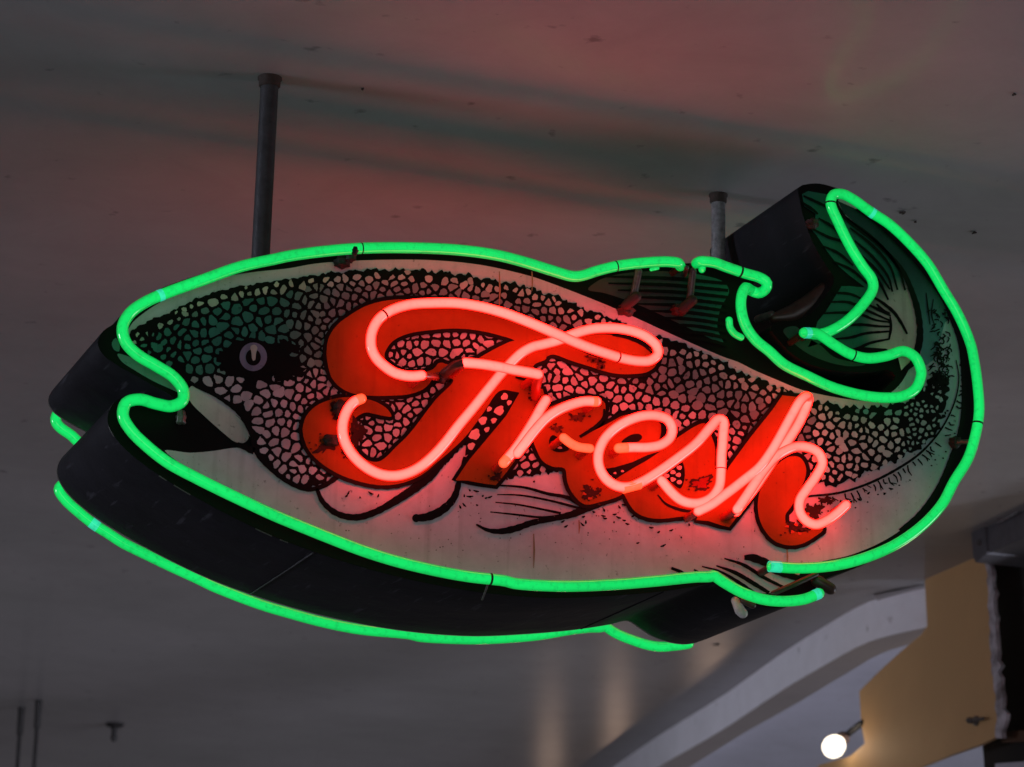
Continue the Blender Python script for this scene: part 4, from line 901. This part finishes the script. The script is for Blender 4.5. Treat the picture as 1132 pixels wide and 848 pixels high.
# in the dorsal fin: two grey rods with dull red rubber boots
for (x1, y1, x2, y2, lx, ly) in [(706, 300, 700, 330, 692, 343), (766, 300, 762, 334, 750, 343)]:
    b = MB(); b.tube([on_face(x1, y1, -.024), on_face((x1 + x2) / 2, (y1 + y2) / 2, -.018), on_face(x2, y2, -.014)], .0042, 10); o = b.build('electrode_lead', M['clip'], sign)
    b = MB(); b.tube([on_face(x2 + 3, y2 - 2, -.018), on_face(x2 - 8, y2 + 8, -.010)], .0062, 12); b.build('rubber_boot', M['boot'], o)
    lump(lx, ly, -.004, .010, 'rubber_boot', M['boot'], o, .7)
b = MB(); b.tube([on_face(759, 296, -.03), on_face(757, 304, -.004)], .003, 8); b.build('tube_support', M['clip'], sign)
lump(200, 462, -.008, .0055, 'tube_support', M['clip'], sq=1.5)
lump(378, 290, -.006, .0085, 'tube_support', M['soot'], sq=.9); lump(388, 284, -.018, .0055, 'tube_support', M['soot'], sq=1.2); lump(392, 277, -.034, .0038, 'tube_support', M['soot'], sq=1.3)
lump(377, 452, -.010, .0085, 'electrode_housing', M['soot'], sq=1.2); lump(366, 487, -.006, .009, 'electrode_housing', M['soot'], sq=.7)
lump(488, 417, -.020, .0065, 'electrode_housing', M['soot'], sq=1.0)
b = MB(); b.tube([on_face(514, 401, -.046), on_face(503, 404, -.040), on_face(492, 412, -.028), on_face(489, 417, -.016)], .0052, 12); b.build('painted_out_tube', M['brown_glass'], sign)
b = MB(); b.tube([on_face(596, 415, -.044), on_face(593, 425, -.030), on_face(592, 438, -.012)], .0056, 12); b.build('unlit_tube', M['red_dim'], sign)
b = MB(); b.tube([on_face(467, 415, -.036), on_face(476, 416, -.030), on_face(486, 417, -.018)], .0040, 10); b.build('unlit_tube', M['red_dim'], sign)
lump(1056, 489, -.006, .007, 'tube_support', M['soot'], sq=1.1)
b = MB(); b.tube([on_face(1056, 489, -.008), on_face(1075, 488, -.026)], .003, 8); b.build('tube_support', M['clip'], sign)
lump(898, 247, -.006, .008, 'electrode_housing', M['boot'], sq=.8)
# anal-fin end: white insulator, brown stick and brown socket
b = MB(); b.tube([on_face(813, 664, .004), on_face(818, 675, .004), on_face(821, 678, .004)], [.0050, .0062, .0058], 12); b.build('insulator', M['ceramic'], sign)
b = MB(); b.tube([on_face(822, 664, -.004), on_face(832, 669, -.010)], .0040, 10); b.build('rubber_boot', M['brown_glass'], sign)
b = MB(); b.tube([on_face(902, 635, -.016), on_face(878, 646, -.014), on_face(855, 656, -.012)], .0032, 10); b.build('glass_lead', M['brown_glass'], sign)
b = MB(); b.tube([on_face(903, 642, -.010), on_face(918, 651, -.012)], .0070, 14); b.build('electrode_housing', M['brown_glass'], sign); lump(905, 644, -.010, .0058, 'electrode_housing', M['clip'], sq=1)
# tail notch: brown electrode housing lying against the side of the box
def in_notch(px, py, Y): d = ray(px, py); return Vector(d * ((YF + Y) / d[1])) + CAM
b = MB(); b.tube([in_notch(912, 318, .03), in_notch(897, 338, .04), in_notch(876, 350, .05), in_notch(856, 352, .055)], [.008, .015, .014, .007], 14); o = b.build('electrode_housing', M['brown_glass'], sign)
b = MB(); b.tube([in_notch(917, 306, .020), in_notch(914, 316, .030)], .0042, 10); b.build('glass_tip', M['clip'], o)
b = MB(); b.tube([in_notch(853, 348, .055), in_notch(838, 353, .07)], .005, 10); b.build('glass_tip', M['clip'], o)
# small wire tail hanging from the belly tie
b = MB(); b.tube([on_face(541, 637, -.034), on_face(538, 650, -.02), on_face(533, 663, .012)], .0011, 6); b.build('loose_wire', M['clip'], sign)

# ---------------------------------------------------------------- hanger pipes
def pipe(px, py, w0, r, m, fl):
    a = on_face(px, py, w0); a.z -= .03; t = Vector((a.x, a.y, CEIL + .01)); b_ = MB()
    b_.tube([a, a.lerp(t, .5), t], r, 20, round_ends=False); o_ = b_.build('hanger_pipe', m, sign)
    f_ = MB(); f_.lathe(Vector((a.x, a.y, CEIL + .002)), (0, 0, -1), [(0, r * 1.35), (.004, r * 1.35), (.006, r * 1.22), (.012, r * 1.2), (.014, r * 1.02)], 20); f_.build('flange', fl, o_)
    return o_
pipe(288.5, 275, .064, .0103, M['pipe'], M['rust'])
pipe(794, 285, .182, .0088, M['pipe_pale'], M['rust'])
